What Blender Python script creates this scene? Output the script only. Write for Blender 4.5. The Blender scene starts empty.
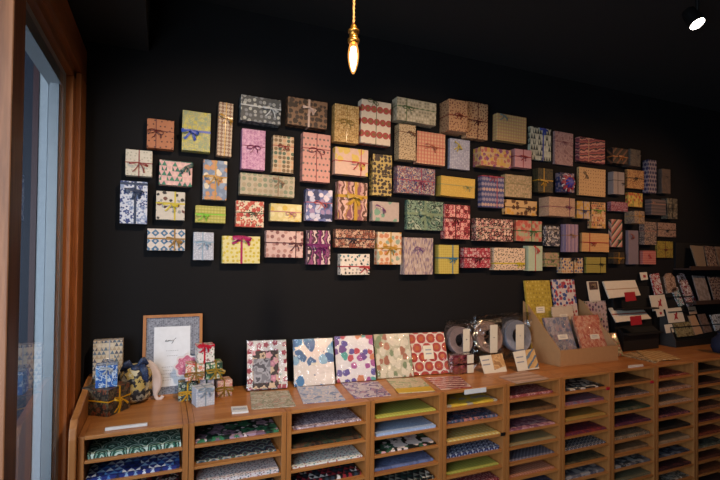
import bpy, bmesh, math, random
from mathutils import Vector, Matrix
PI = math.pi
random.seed(7)
SC = bpy.context.scene
COL = SC.collection

# ------------------------------------------------------------------ camera
F = 461.15; YAW = .40148; PIT = .016924; ROL = .009947; SH = 9.01; DF = 1.9; ZC = 1.55
DW = 2.36                      # the dark wall
ZT = .901                      # counter top
fw = Vector((math.sin(YAW)*math.cos(PIT), math.cos(YAW)*math.cos(PIT), math.sin(PIT)))
r0 = Vector((math.cos(YAW), -math.sin(YAW), 0)); u0 = r0.cross(fw)
rt = r0*math.cos(ROL)+u0*math.sin(ROL); up = rt.cross(fw)
EYE = Vector((0, 0, ZC))
def ray(x, y): return rt*((x-360)/F)+fw-up*((y-240-SH)/F)
def onY(x, y, Y): d = ray(x, y); return EYE+d*(Y/d.y)
def onZ(x, y, Z=ZT): d = ray(x, y); return EYE+d*((Z-ZC)/d.z)
def onP(x, y, Y0, z0, Y1, z1):            # on a leaning plane through (Y0,z0) and (Y1,z1)
    n = Vector((0, z1-z0, -(Y1-Y0))); p = Vector((0, Y0, z0)); d = ray(x, y)
    return EYE+d*((p-EYE).dot(n)/d.dot(n))
def proj(P):
    v = P-EYE; d = v.dot(fw); return 360+F*v.dot(rt)/d, 240+SH-F*v.dot(up)/d
cam = bpy.data.cameras.new('camera'); co = bpy.data.objects.new('camera', cam); COL.objects.link(co)
cam.sensor_width = 36; cam.lens = F*36/720; cam.shift_y = SH/720; cam.clip_start = .02
co.matrix_world = Matrix(((rt.x, up.x, -fw.x, 0), (rt.y, up.y, -fw.y, 0), (rt.z, up.z, -fw.z, ZC), (0, 0, 0, 1)))
SC.camera = co

# ------------------------------------------------------------------ materials
def lin(c):
    if isinstance(c, str):
        c = [int(c[i:i+2], 16)/255 for i in (0, 2, 4)]
    return tuple((x/12.92 if x <= .04045 else ((x+.055)/1.055)**2.4) for x in c)+(1,)
class NT:
    def __init__(s, name):
        s.m = bpy.data.materials.new(name); s.m.use_nodes = True; s.t = s.m.node_tree; s.t.nodes.clear()
        s.out = s.n('ShaderNodeOutputMaterial')
    def n(s, typ, **k):
        nd = s.t.nodes.new(typ)
        for a, b in k.items(): setattr(nd, a, b)
        return nd
    def l(s, a, b): s.t.links.new(a, b)
    def put(s, sock, v):
        if isinstance(v, bpy.types.NodeSocket): s.l(v, sock)
        else: sock.default_value = v
    def math(s, op, a, b=0.0, c=None):
        nd = s.n('ShaderNodeMath', operation=op); s.put(nd.inputs[0], a); s.put(nd.inputs[1], b)
        if c is not None: s.put(nd.inputs[2], c)
        return nd.outputs[0]
    def mix(s, f, a, b, mode='MIX'):
        nd = s.n('ShaderNodeMix', data_type='RGBA', blend_type=mode)
        s.put(nd.inputs[0], f); s.put(nd.inputs[6], a); s.put(nd.inputs[7], b); return nd.outputs[2]
    def ramp(s, f, stops, interp='CONSTANT'):
        nd = s.n('ShaderNodeValToRGB'); cr = nd.color_ramp; cr.interpolation = interp
        while len(cr.elements) < len(stops): cr.elements.new(.5)
        for e, (p, c) in zip(cr.elements, stops): e.position = p; e.color = c
        s.put(nd.inputs[0], f); return nd.outputs[0]
    def bsdf(s, col, rough=.5, metal=0, coat=0, **k):
        b = s.n('ShaderNodeBsdfPrincipled'); s.put(b.inputs['Base Color'], col)
        s.put(b.inputs['Roughness'], rough); b.inputs['Metallic'].default_value = metal
        b.inputs['Coat Weight'].default_value = coat; b.inputs['Coat Roughness'].default_value = .12
        for a, v in k.items(): s.put(b.inputs[a.replace('_', ' ')], v)
        s.l(b.outputs[0], s.out.inputs[0]); return b
    def uv(s, sc=1, rot=0, sx=1, sy=1, off=0):
        tc = s.n('ShaderNodeUVMap'); mp = s.n('ShaderNodeMapping'); s.l(tc.outputs[0], mp.inputs[0])
        mp.inputs['Scale'].default_value = (sc*sx, sc*sy, 1); mp.inputs['Rotation'].default_value = (0, 0, rot)
        mp.inputs['Location'].default_value = (off, off*.37, 0); return mp.outputs[0]
    def distort(s, v, scale, amt):
        nz = s.n('ShaderNodeTexNoise'); s.l(v, nz.inputs['Vector']); nz.inputs['Scale'].default_value = scale
        sub = s.n('ShaderNodeVectorMath', operation='SUBTRACT'); s.l(nz.outputs['Color'], sub.inputs[0]); sub.inputs[1].default_value = (.5, .5, .5)
        sc = s.n('ShaderNodeVectorMath', operation='SCALE'); s.l(sub.outputs[0], sc.inputs[0]); sc.inputs['Scale'].default_value = amt
        ad = s.n('ShaderNodeVectorMath', operation='ADD'); s.l(v, ad.inputs[0]); s.l(sc.outputs[0], ad.inputs[1]); return ad.outputs[0]
    def vor(s, v, rnd=1, metric='EUCLIDEAN'):
        vo = s.n('ShaderNodeTexVoronoi', voronoi_dimensions='2D', distance=metric); s.l(v, vo.inputs['Vector'])
        vo.inputs['Scale'].default_value = 1; vo.inputs['Randomness'].default_value = rnd
        sp = s.n('ShaderNodeSeparateColor'); s.l(vo.outputs['Color'], sp.inputs[0])
        return vo.outputs['Distance'], sp.outputs[0], sp.outputs[1], vo.outputs['Position']
    def pal(s, f, cols):
        k = len(cols); return s.ramp(f, [(i/k, lin(c)) for i, c in enumerate(cols)])
_pc = {}
def _ds(c, k=.86):
    v = [int(c[i:i+2], 16) for i in (0, 2, 4)]; g = sum(v)/3
    return ''.join('%02x' % min(255, max(0, round(g+(x-g)*k))) for x in v)
def pat(kind, bg, cols=(), s=40, r=.3, rnd=.6, coat=0, rough=.55, sx=1, sy=1, rot=0, cols2=None, warp=0):
    """patterned paper: everything is laid out in metres on the surface"""
    key = (kind, bg, tuple(cols), s, r, rnd, coat, rough, sx, sy, rot, tuple(cols2 or ()), warp)
    if key in _pc: return _pc[key]
    bg = _ds(bg); cols = tuple(_ds(c) for c in cols); cols2 = tuple(_ds(c) for c in cols2) if cols2 else None
    t = NT('paper_'+kind); off = random.random()*9
    v = t.uv(s, rot, sx, sy, off); B = lin(bg)
    if warp: v = t.distort(v, 1.3, warp)
    if kind == 'plain': col = B
    elif kind in ('dots', 'blobs'):
        d, c, c2, _ = t.vor(t.distort(v, 2.2, .5) if kind == 'blobs' else v, rnd)
        rr = t.math('MULTIPLY_ADD', c2, r*.6 if kind == 'blobs' else 0, r*.7 if kind == 'blobs' else r)
        col = t.mix(t.math('LESS_THAN', d, rr), B, t.pal(c, cols))
        if cols2:
            d2, e, _, _ = t.vor(t.uv(s*2.1, rot+.6, sx, sy, off+3), 1)
            col = t.mix(t.math('MULTIPLY', t.math('LESS_THAN', d2, .2), t.math('GREATER_THAN', d, rr)), col, t.pal(e, cols2))
    elif kind == 'rings':
        d, c, c2, _ = t.vor(v, rnd); pet = t.pal(c, cols); cen = t.pal(c2, cols2 or cols[::-1])
        col = t.mix(t.math('LESS_THAN', d, r), B, pet); col = t.mix(t.math('LESS_THAN', d, r*.6), col, cen)
        col = t.mix(t.math('LESS_THAN', d, r*.25), col, pet)
    elif kind == 'flowers':
        d, c, c2, p = t.vor(v, rnd); vv = t.n('ShaderNodeVectorMath', operation='SUBTRACT'); t.l(v, vv.inputs[0]); t.l(p, vv.inputs[1])
        sp = t.n('ShaderNodeSeparateXYZ'); t.l(vv.outputs[0], sp.inputs[0])
        an = t.math('ARCTAN2', sp.outputs[1], sp.outputs[0]); w = t.math('SINE', t.math('MULTIPLY_ADD', an, 5, t.math('MULTIPLY', c2, 6)))
        dd = t.math('SUBTRACT', d, t.math('MULTIPLY', w, r*.18))
        g, e, _, _ = t.vor(t.uv(s*2.3, rot, sx, sy, off+2), 1)
        leaf = t.mix(t.math('LESS_THAN', g, .3), B, t.pal(e, cols2 or cols))
        col = t.mix(t.math('LESS_THAN', dd, r), leaf, t.pal(c, cols)); col = t.mix(t.math('LESS_THAN', dd, r*.35), col, t.pal(c2, (bg,)+tuple(cols)))
    elif kind == 'cells':
        d, c, c2, _ = t.vor(v, rnd, 'CHEBYCHEV' if r < .1 else 'MANHATTAN'); col = t.pal(c, (bg,)+tuple(cols))
    elif kind == 'check':
        sp = t.n('ShaderNodeSeparateXYZ'); t.l(v, sp.inputs[0])
        a = t.math('GREATER_THAN', t.math('FRACT', sp.outputs[0]), 1-r*1.6); b = t.math('GREATER_THAN', t.math('FRACT', sp.outputs[1]), 1-r*1.6)
        col = t.mix(t.math('MULTIPLY', a, .6), B, lin(cols[0])); col = t.mix(t.math('MULTIPLY', b, .6), col, lin(cols[-1]))
    elif kind == 'stripe':
        sp = t.n('ShaderNodeSeparateXYZ'); t.l(v, sp.inputs[0])
        col = t.pal(t.math('FRACT', sp.outputs[0]), (bg,)+tuple(cols))
    elif kind == 'tri':
        sp = t.n('ShaderNodeSeparateXYZ'); t.l(v, sp.inputs[0])
        fx = t.math('FRACT', t.math('ADD', sp.outputs[0], t.math('MULTIPLY', t.math('FLOOR', sp.outputs[1]), .5))); fy = t.math('FRACT', sp.outputs[1])
        m = t.math('LESS_THAN', t.math('ABSOLUTE', t.math('SUBTRACT', t.math('MULTIPLY', fx, 2), 1)), t.math('SUBTRACT', 1, fy))
        wn = t.n('ShaderNodeTexWhiteNoise', noise_dimensions='2D'); fl = t.n('ShaderNodeVectorMath', operation='FLOOR'); t.l(v, fl.inputs[0]); t.l(fl.outputs[0], wn.inputs['Vector'])
        col = t.mix(m, B, t.pal(wn.outputs[0], cols))
    elif kind == 'waves':       # overlapping arcs in offset rows
        sp = t.n('ShaderNodeSeparateXYZ'); t.l(v, sp.inputs[0]); row = t.math('FLOOR', sp.outputs[1])
        fx = t.math('SUBTRACT', t.math('FRACT', t.math('ADD', sp.outputs[0], t.math('MULTIPLY', row, .5))), .5); fy = t.math('FRACT', sp.outputs[1])
        d = t.math('SQRT', t.math('ADD', t.math('MULTIPLY', fx, fx), t.math('MULTIPLY', t.math('MULTIPLY', fy, fy), .35)))
        col = t.pal(t.math('FRACT', t.math('MULTIPLY', d, 2.6)), (bg,)+tuple(cols))
    elif kind == 'ovals':
        sp = t.n('ShaderNodeSeparateXYZ'); t.l(v, sp.inputs[0]); row = t.math('FLOOR', sp.outputs[1])
        fx = t.math('SUBTRACT', t.math('FRACT', t.math('ADD', sp.outputs[0], t.math('MULTIPLY', row, .5))), .5); fy = t.math('SUBTRACT', t.math('FRACT', sp.outputs[1]), .5)
        fy = t.math('MULTIPLY', fy, sx/sy); d = t.math('SQRT', t.math('ADD', t.math('MULTIPLY', fx, fx), t.math('MULTIPLY', fy, fy)))
        wn = t.n('ShaderNodeTexWhiteNoise', noise_dimensions='1D'); t.put(wn.inputs['W'], row)
        col = t.mix(t.math('LESS_THAN', d, r), B, t.pal(wn.outputs[0], cols))
        if cols2: col = t.mix(t.math('LESS_THAN', d, r*.5), col, lin(cols2[0]))
    elif kind == 'noise':
        nz = t.n('ShaderNodeTexNoise'); t.l(v, nz.inputs['Vector']); nz.inputs['Scale'].default_value = 1; nz.inputs['Detail'].default_value = 3
        nz.inputs['Distortion'].default_value = rnd
        k = (bg,)+tuple(cols); n = len(k)
        col = t.ramp(nz.outputs[0], [(0 if i == 0 else .34+.32*i/n, lin(c)) for i, c in enumerate(k)])
    elif kind == 'quatre':
        d, c, c2, _ = t.vor(v, 0); d2, _, _, _ = t.vor(v, 0, 'MANHATTAN')
        col = t.mix(t.math('LESS_THAN', d2, r), B, lin(cols[0])); col = t.mix(t.math('LESS_THAN', d, r*.32), col, lin(cols[-1]))
    # faint paper fibre
    nz = t.n('ShaderNodeTexNoise'); t.l(t.uv(1), nz.inputs['Vector']); nz.inputs['Scale'].default_value = 60; nz.inputs['Detail'].default_value = 4
    f = t.math('MULTIPLY_ADD', nz.outputs[0], .3, .85); g = t.n('ShaderNodeCombineColor')
    for i in range(3): t.l(f, g.inputs[i])
    col = t.mix(1.0, col, g.outputs[0], 'MULTIPLY')
    t.bsdf(col, rough, coat=coat); _pc[key] = t.m; return t.m
def solid(name, c, rough=.5, metal=0, coat=0, bump=0, em=None):
    key = (name, c, rough, metal)
    if key in _pc: return _pc[key]
    t = NT(name); nz = t.n('ShaderNodeTexNoise'); tc = t.n('ShaderNodeTexCoord'); t.l(tc.outputs['Object'], nz.inputs['Vector']); nz.inputs['Scale'].default_value = 45
    nz.inputs['Detail'].default_value = 3
    L = lin(c); D = tuple(x*.82 for x in L[:3])+(1,)
    b = t.bsdf(t.mix(nz.outputs[0], D, L), rough, metal, coat)
    if bump:
        bp = t.n('ShaderNodeBump'); bp.inputs['Strength'].default_value = bump; t.l(nz.outputs[0], bp.inputs['Height']); t.l(bp.outputs[0], b.inputs['Normal'])
    if em: b.inputs['Emission Color'].default_value = lin(em[0]); b.inputs['Emission Strength'].default_value = em[1]
    _pc[key] = t.m; return t.m
def satin(c, rough=.42): return solid('satin_ribbon', c, rough, 0, .08)
def wood(name, a, b, sc=6, axis=0, rough=.45, coat=.15):
    t = NT(name); tc = t.n('ShaderNodeTexCoord'); mp = t.n('ShaderNodeMapping'); t.l(tc.outputs['Object'], mp.inputs[0])
    s = [sc*4]*3; s[axis] = sc*.25; mp.inputs['Scale'].default_value = s
    nz = t.n('ShaderNodeTexNoise'); t.l(mp.outputs[0], nz.inputs['Vector']); nz.inputs['Scale'].default_value = 1.4; nz.inputs['Detail'].default_value = 6; nz.inputs['Distortion'].default_value = .6
    n2 = t.n('ShaderNodeTexNoise'); t.l(mp.outputs[0], n2.inputs['Vector']); n2.inputs['Scale'].default_value = 9; n2.inputs['Detail'].default_value = 3
    f = t.math('ADD', t.math('MULTIPLY', nz.outputs[0], .7), t.math('MULTIPLY', n2.outputs[0], .3))
    c = t.ramp(f, [(.3, lin(a)), (.7, lin(b))], 'EASE')
    bs = t.bsdf(c, rough, coat=coat); bp = t.n('ShaderNodeBump'); bp.inputs['Strength'].default_value = .06; t.l(f, bp.inputs['Height']); t.l(bp.outputs[0], bs.inputs['Normal'])
    return t.m
def clear(name, tint=(1, 1, 1), ior=1.5, rough=.03, base=.04):
    t = NT(name); fr = t.n('ShaderNodeFresnel'); fr.inputs[0].default_value = ior
    nz = t.n('ShaderNodeTexNoise'); tc = t.n('ShaderNodeTexCoord'); t.l(tc.outputs['Object'], nz.inputs['Vector']); nz.inputs['Scale'].default_value = 30
    tr = t.n('ShaderNodeBsdfTransparent'); tr.inputs[0].default_value = (*tint, 1); gl = t.n('ShaderNodeBsdfGlossy'); gl.inputs['Roughness'].default_value = rough
    if base > .05:
        bp = t.n('ShaderNodeBump'); bp.inputs['Strength'].default_value = .8; bp.inputs['Distance'].default_value = .02; t.l(nz.outputs[0], bp.inputs['Height']); t.l(bp.outputs[0], gl.inputs['Normal'])
    mx = t.n('ShaderNodeMixShader'); ge = t.n('ShaderNodeNewGeometry'); t.l(t.math('MULTIPLY', t.math('ADD', fr.outputs[0], base), t.math('SUBTRACT', 1, ge.outputs['Backfacing'])), mx.inputs[0]); t.l(tr.outputs[0], mx.inputs[1]); t.l(gl.outputs[0], mx.inputs[2]); t.l(mx.outputs[0], t.out.inputs[0])
    return t.m

# ------------------------------------------------------------------ mesh helpers
class MB:
    def __init__(s): s.v = []; s.f = []
    def add(s, vs, fs):
        k = len(s.v); s.v += [Vector(v) for v in vs]; s.f += [tuple(k+i for i in f) for f in fs]; return s
    def box(s, x0, x1, y0, y1, z0, z1, M=None):
        vs = [Vector((x, y, z)) for z in (z0, z1) for y in (y0, y1) for x in (x0, x1)]
        if M: vs = [M @ v for v in vs]
        return s.add(vs, [(0, 2, 3, 1), (4, 5, 7, 6), (0, 1, 5, 4), (2, 6, 7, 3), (0, 4, 6, 2), (1, 3, 7, 5)])
    def prism(s, poly, ext):
        """polygon (world points) pushed along ext"""
        n = len(poly); P = [Vector(p) for p in poly]; e = Vector(ext)
        nn = Vector((0, 0, 0))
        for i in range(n): nn += P[i].cross(P[(i+1) % n])
        if nn.dot(e) > 0: P = P[::-1]
        return s.add(P+[p+e for p in P], [tuple(range(n)), tuple(range(2*n-1, n-1, -1))]+[((i+1) % n, i, n+i, n+(i+1) % n) for i in range(n)])
    def tube(s, pts, rad, seg=8, closed=False):
        P = [Vector(p) for p in pts]; n = len(P); R = rad if isinstance(rad, (list, tuple)) else [rad]*n; ref = None; rings = []
        for i in range(n):
            t = (P[(i+1) % n]-P[i-1]) if closed or 0 < i < n-1 else (P[1]-P[0] if i == 0 else P[-1]-P[-2])
            t = t.normalized() if t.length > 1e-9 else Vector((0, 0, 1))
            if ref is None: ref = t.orthogonal().normalized()
            ref = (ref-t*ref.dot(t)); ref = ref.normalized() if ref.length > 1e-6 else t.orthogonal().normalized(); b = t.cross(ref)
            rings.append([P[i]+(ref*math.cos(2*PI*k/seg)+b*math.sin(2*PI*k/seg))*R[i] for k in range(seg)])
        fs = []
        for i in range(n if closed else n-1):
            j = (i+1) % n
            for k in range(seg): fs.append((i*seg+k, i*seg+(k+1) % seg, j*seg+(k+1) % seg, j*seg+k))
        if not closed: fs += [tuple(range(seg-1, -1, -1)), tuple((n-1)*seg+k for k in range(seg))]
        return s.add([v for r in rings for v in r], fs)
    def strip(s, pts, wid, wv, th=.0008):
        """a band along pts, wid = half widths, wv = width direction(s)"""
        n = len(pts); vs = []
        for i, p in enumerate(pts):
            p = Vector(p); t = Vector(pts[min(i+1, n-1)])-Vector(pts[max(i-1, 0)]); w = Vector(wv[i] if isinstance(wv, list) else wv).normalized()
            h = wid[i] if isinstance(wid, (list, tuple)) else wid
            nm = t.cross(w); nm = nm.normalized()*th if nm.length > 1e-9 else Vector((0, -th, 0))
            vs += [p+w*h-nm/2, p-w*h-nm/2, p-w*h+nm/2, p+w*h+nm/2]
        fs = [(0, 1, 2, 3), tuple(4*(n-1)+k for k in (3, 2, 1, 0))]
        for i in range(n-1):
            for k in range(4): fs.append((4*i+k, 4*i+4+k, 4*i+4+(k+1) % 4, 4*i+(k+1) % 4))
        return s.add(vs, fs)
    def lathe(s, prof, c=(0, 0, 0), seg=20, M=None):
        vs = []; n = len(prof)
        for r, z in prof:
            for k in range(seg):
                v = Vector((r*math.cos(2*PI*k/seg), r*math.sin(2*PI*k/seg), z)); v = (M @ v if M else v)+Vector(c); vs.append(v)
        fs = [tuple(range(seg-1, -1, -1)), tuple((n-1)*seg+k for k in range(seg))]
        for i in range(n-1):
            for k in range(seg): fs.append((i*seg+k, i*seg+(k+1) % seg, (i+1)*seg+(k+1) % seg, (i+1)*seg+k))
        return s.add(vs, fs)
    def build(s, name, mat, parent=None, origin=None, smooth=False, bevel=0, M=None, uvM=None):
        """origin: world point the object sits at; vertices are given in world (or parent-local when M is None and parent set with local=True)"""
        o = Vector(origin) if origin is not None else Vector((0, 0, 0))
        me = bpy.data.meshes.new(name); me.from_pydata([v-o for v in s.v], [], s.f); me.validate()
        bm = bmesh.new(); bm.from_mesh(me); bmesh.ops.recalc_face_normals(bm, faces=bm.faces)
        if bevel: bmesh.ops.bevel(bm, geom=list(bm.edges), offset=bevel, segments=2, affect='EDGES', profile=.5)
        uvl = bm.loops.layers.uv.new('UVMap')
        for f in bm.faces:
            n = f.normal
            if uvM: n = uvM @ n
            ax = max(range(3), key=lambda i: abs(n[i]))
            for lp in f.loops:
                c = lp.vert.co if not uvM else uvM @ lp.vert.co
                lp[uvl].uv = ((c.y, c.z), (c.x, c.z), (c.x, c.y))[ax]
            f.smooth = smooth
        bm.to_mesh(me); bm.free()
        ob = bpy.data.objects.new(name, me); COL.objects.link(ob); ob.location = o
        if mat: me.materials.append(mat)
        if parent: ob.parent = parent
        return ob
def child(ob, parent):           # keep coordinates local to the parent
    ob.parent = parent; return ob
def tag(o, label, cat, group=None, kind=None):
    if label: o['label'] = label
    if cat: o['category'] = cat
    if group: o['group'] = group
    if kind: o['kind'] = kind
    return o
def empty(name, loc, rz=0, rx=0):
    o = bpy.data.objects.new(name, None); COL.objects.link(o); o.location = loc; o.rotation_euler = (rx, 0, rz); o.empty_display_size = .05; return o
def struct(name, mb, mat, **k): o = mb.build(name, mat, **k); o['kind'] = 'structure'; return o
BULB_E = 22; DAY_E = 75; WORLD_E = 1.3; EXPO = 0
SPOTS = ((.5, .4, 1.4, 110), (1.5, 1.4, 1.4, 100), (2.7, 2.5, 1.45, 45), (3.9, 3.2, 1.4, 50))
# ------------------------------------------------------------------ room
wallm = NT('black_wall_paint'); tc = wallm.n('ShaderNodeTexCoord'); nz = wallm.n('ShaderNodeTexNoise'); wallm.l(tc.outputs['Object'], nz.inputs['Vector']); nz.inputs['Scale'].default_value = 2.2; nz.inputs['Detail'].default_value = 5
wallm.bsdf(wallm.ramp(nz.outputs[0], [(.3, lin('0f0e10')), (.7, lin('131214'))], 'LINEAR'), .8, Specular_IOR_Level=.2); WALL = wallm.m
CEIL = solid('black_ceiling_paint', '0e0d0f', .9); FLOORM = wood('dark_floor_boards', '2a2019', '45352a', 2, 1, .5)
OAK = wood('oak_shelf_board', '9c602e', 'b67a42', 5, 0, .42, .2); OAKV = wood('oak_side_panel', '965c2c', 'b0743e', 5, 2, .42, .2)
FIR = wood('reddish_window_wood', '8a4c1e', 'b56d32', 6, 2, .5, .1); FIRY = wood('reddish_window_wood_head', '70401c', '9a5a2a', 6, 1, .5, .1)
POSTM = wood('window_post_wood', '70401f', '9a6038', 5, 2, .55, .05)
XL, XR, YB, ZH = -.36, 5.2, -3.2, 2.79
struct('wall_back', MB().box(XL-.03, XR+.1, DW, DW+.1, 0, ZH), WALL)
struct('floor', MB().box(XL-.1, XR+.1, YB, DW, -.1, 0), FLOORM)
struct('ceiling', MB().box(XL-.1, XR+.1, YB, DW+.1, ZH, ZH+.1), CEIL)
struct('wall_right', MB().box(XR, XR+.1, YB, DW, 0, ZH), WALL)
struct('wall_front', MB().box(XL-.1, XR+.1, YB-.1, YB, 0, ZH), WALL)
w = MB().box(XL-.1, XL, YB, DW, 2.45, ZH); w.box(XL-.1, XL, YB, -1.9, 0, 2.45); struct('wall_left', w, WALL)
struct('trim_1', MB().box(XL, -.08, 1.86, DW, 2.50, ZH), solid('dark_beam_paint', '141416', .85))

# window wall on the left: wooden casing, posts, grey sash, glass
win = empty('window_1', (XL, .2, 0)); win['kind'] = 'structure'
def wpart(name, mb, mat, **k):
    o = mb.build(name, mat, origin=win.location, **k); o.location = (0, 0, 0); o.parent = win; return o
c = MB().box(XL-.018, XL+.012, 2.16, DW-.002, 0, 2.305); c.box(XL-.018, XL+.03, 2.22, DW-.002, 0, 2.305)
wpart('window_jamb', c, FIR, bevel=.002)
c = MB().box(XL-.09, XL+.012, -1.9, DW-.002, 2.27, 2.32); c.box(XL-.09, XL+.03, -1.9, DW-.002, 2.31, 2.45)
wpart('window_head', c, FIRY, bevel=.002)
wpart('window_post', MB().box(XL-.12, XL+.032, 1.29, 1.385, 0, 2.27), POSTM, bevel=.003)
wpart('window_post', MB().box(XL-.12, XL+.032, -.55, -.45, 0, 2.27), POSTM, bevel=.003)
wpart('window_sill', MB().box(XL-.09, XL+.012, -1.9, 2.16, 0, .12), FIRY)
ALU = solid('grey_aluminium', '8f969c', .4, .2)
c = MB().box(XL-.06, XL-.012, 2.10, 2.15, .12, 2.27); c.box(XL-.05, XL-.02, 2.065, 2.10, .12, 2.27); c.box(XL-.06, XL-.012, 1.385, 2.1, 2.2, 2.27); c.box(XL-.06, XL-.012, 1.385, 2.1, .12, .18)
sash = wpart('window_sash', c, ALU)
for y0, y1 in ((1.385, 2.07), (-.45, 1.29), (-1.9, -.55)):
    wpart('window_glass', MB().box(XL-.014, XL-.008, y0, y1, .12, 2.24), clear('window_glass', (.93, .96, .97), 1.75, 0, .05))
# street side
EXT = solid('white_exterior_cladding', 'c9d2da', .6)
c = MB()
for k in range(6): c.box(-.556+k*.038, -.522+k*.038, 2.60, 2.66, -.1, 3.2)
c.box(-.556, -.1, 2.61, 2.75, -.1, 3.2); struct('wall_exterior', c, EXT)
struct('trim_2', MB().box(-.580, -.557, 2.59, 2.65, -.1, 3.2), solid('maroon_edge', '4a2a30', .5))
struct('wall_exterior_dark', MB().box(-3.5, -.580, 2.9, 3.0, -.1, 3.2), solid('navy_exterior', '20293a', .6))
struct('trim_3', MB().box(-3.5, XL-.1, 1.2, 2.75, 2.60, 2.68), solid('grey_canopy', '7a828a', .6))
struct('floor_street', MB().box(-5, XL-.1, -4, 3, -.12, -.02), solid('street_paving', '8a8a88', .8, bump=.2))

# ------------------------------------------------------------------ shelf units
W = .2022*DF; XA = (.0517)*DF; NU = 11
PITCH = .0818
def seam(i): return XA+W*i+(.014 if i < 0 else 0)           # i = -1 is the left end
names_u = ['first', 'second', 'third', 'fourth', 'fifth', 'sixth', 'seventh', 'eighth', 'ninth', 'tenth', 'eleventh']
SY = DF+.004
for i in range(-1, 10):
    x0, x1 = seam(i), seam(i+1); k = i+1; o0 = Vector((x0, DF, 0))
    root = empty('shelf_unit', o0)
    tag(root, 'oak pigeonhole shelf unit, %s from the left%s' % (names_u[k], ', with raised end panel' if k == 0 else (', cut by the right edge' if k == 10 else '')), 'shelf unit', 'row of oak shelf units along the dark wall')
    def up_(n, mb, m, bev=.0015):
        o = mb.build(n, m, origin=o0, bevel=bev); o.location = (0, 0, 0); o.parent = root
    up_('side_panel', MB().box(x0+.001, x0+.021, DF, DW-.002, 0, ZT-.001), OAKV); up_('side_panel', MB().box(x1-.021, x1-.001, DF, DW-.002, 0, ZT-.001), OAKV)
    up_('top_board', MB().box(x0+.0215, x1-.0215, DF+.001, DW-.002, ZT-.014, ZT), OAK)
    up_('back_panel', MB().box(x0+.0215, x1-.0215, DW-.01, DW-.003, .05, ZT-.02), OAKV, 0)
    for j in range(1, 11):
        z = ZT-.018-PITCH*j+.0
        up_('shelf_board', MB().box(x0+.0215, x1-.0215, DF+.003, DW-.012, z, z+.011), OAK, .001)
    if i == -1:
        poly = [(x0-.025, DF-.02, 0), (x0-.025, DF-.02, .90), (x0-.025, DF-.012, .935), (x0-.025, DF+.012, .962), (x0-.025, DW-.1, 1.02), (x0-.025, DW-.003, 1.02), (x0-.025, DW-.003, 0)]
        up_('end_panel', MB().prism(poly, (.0245, 0, 0)), OAKV, .004)

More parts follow.
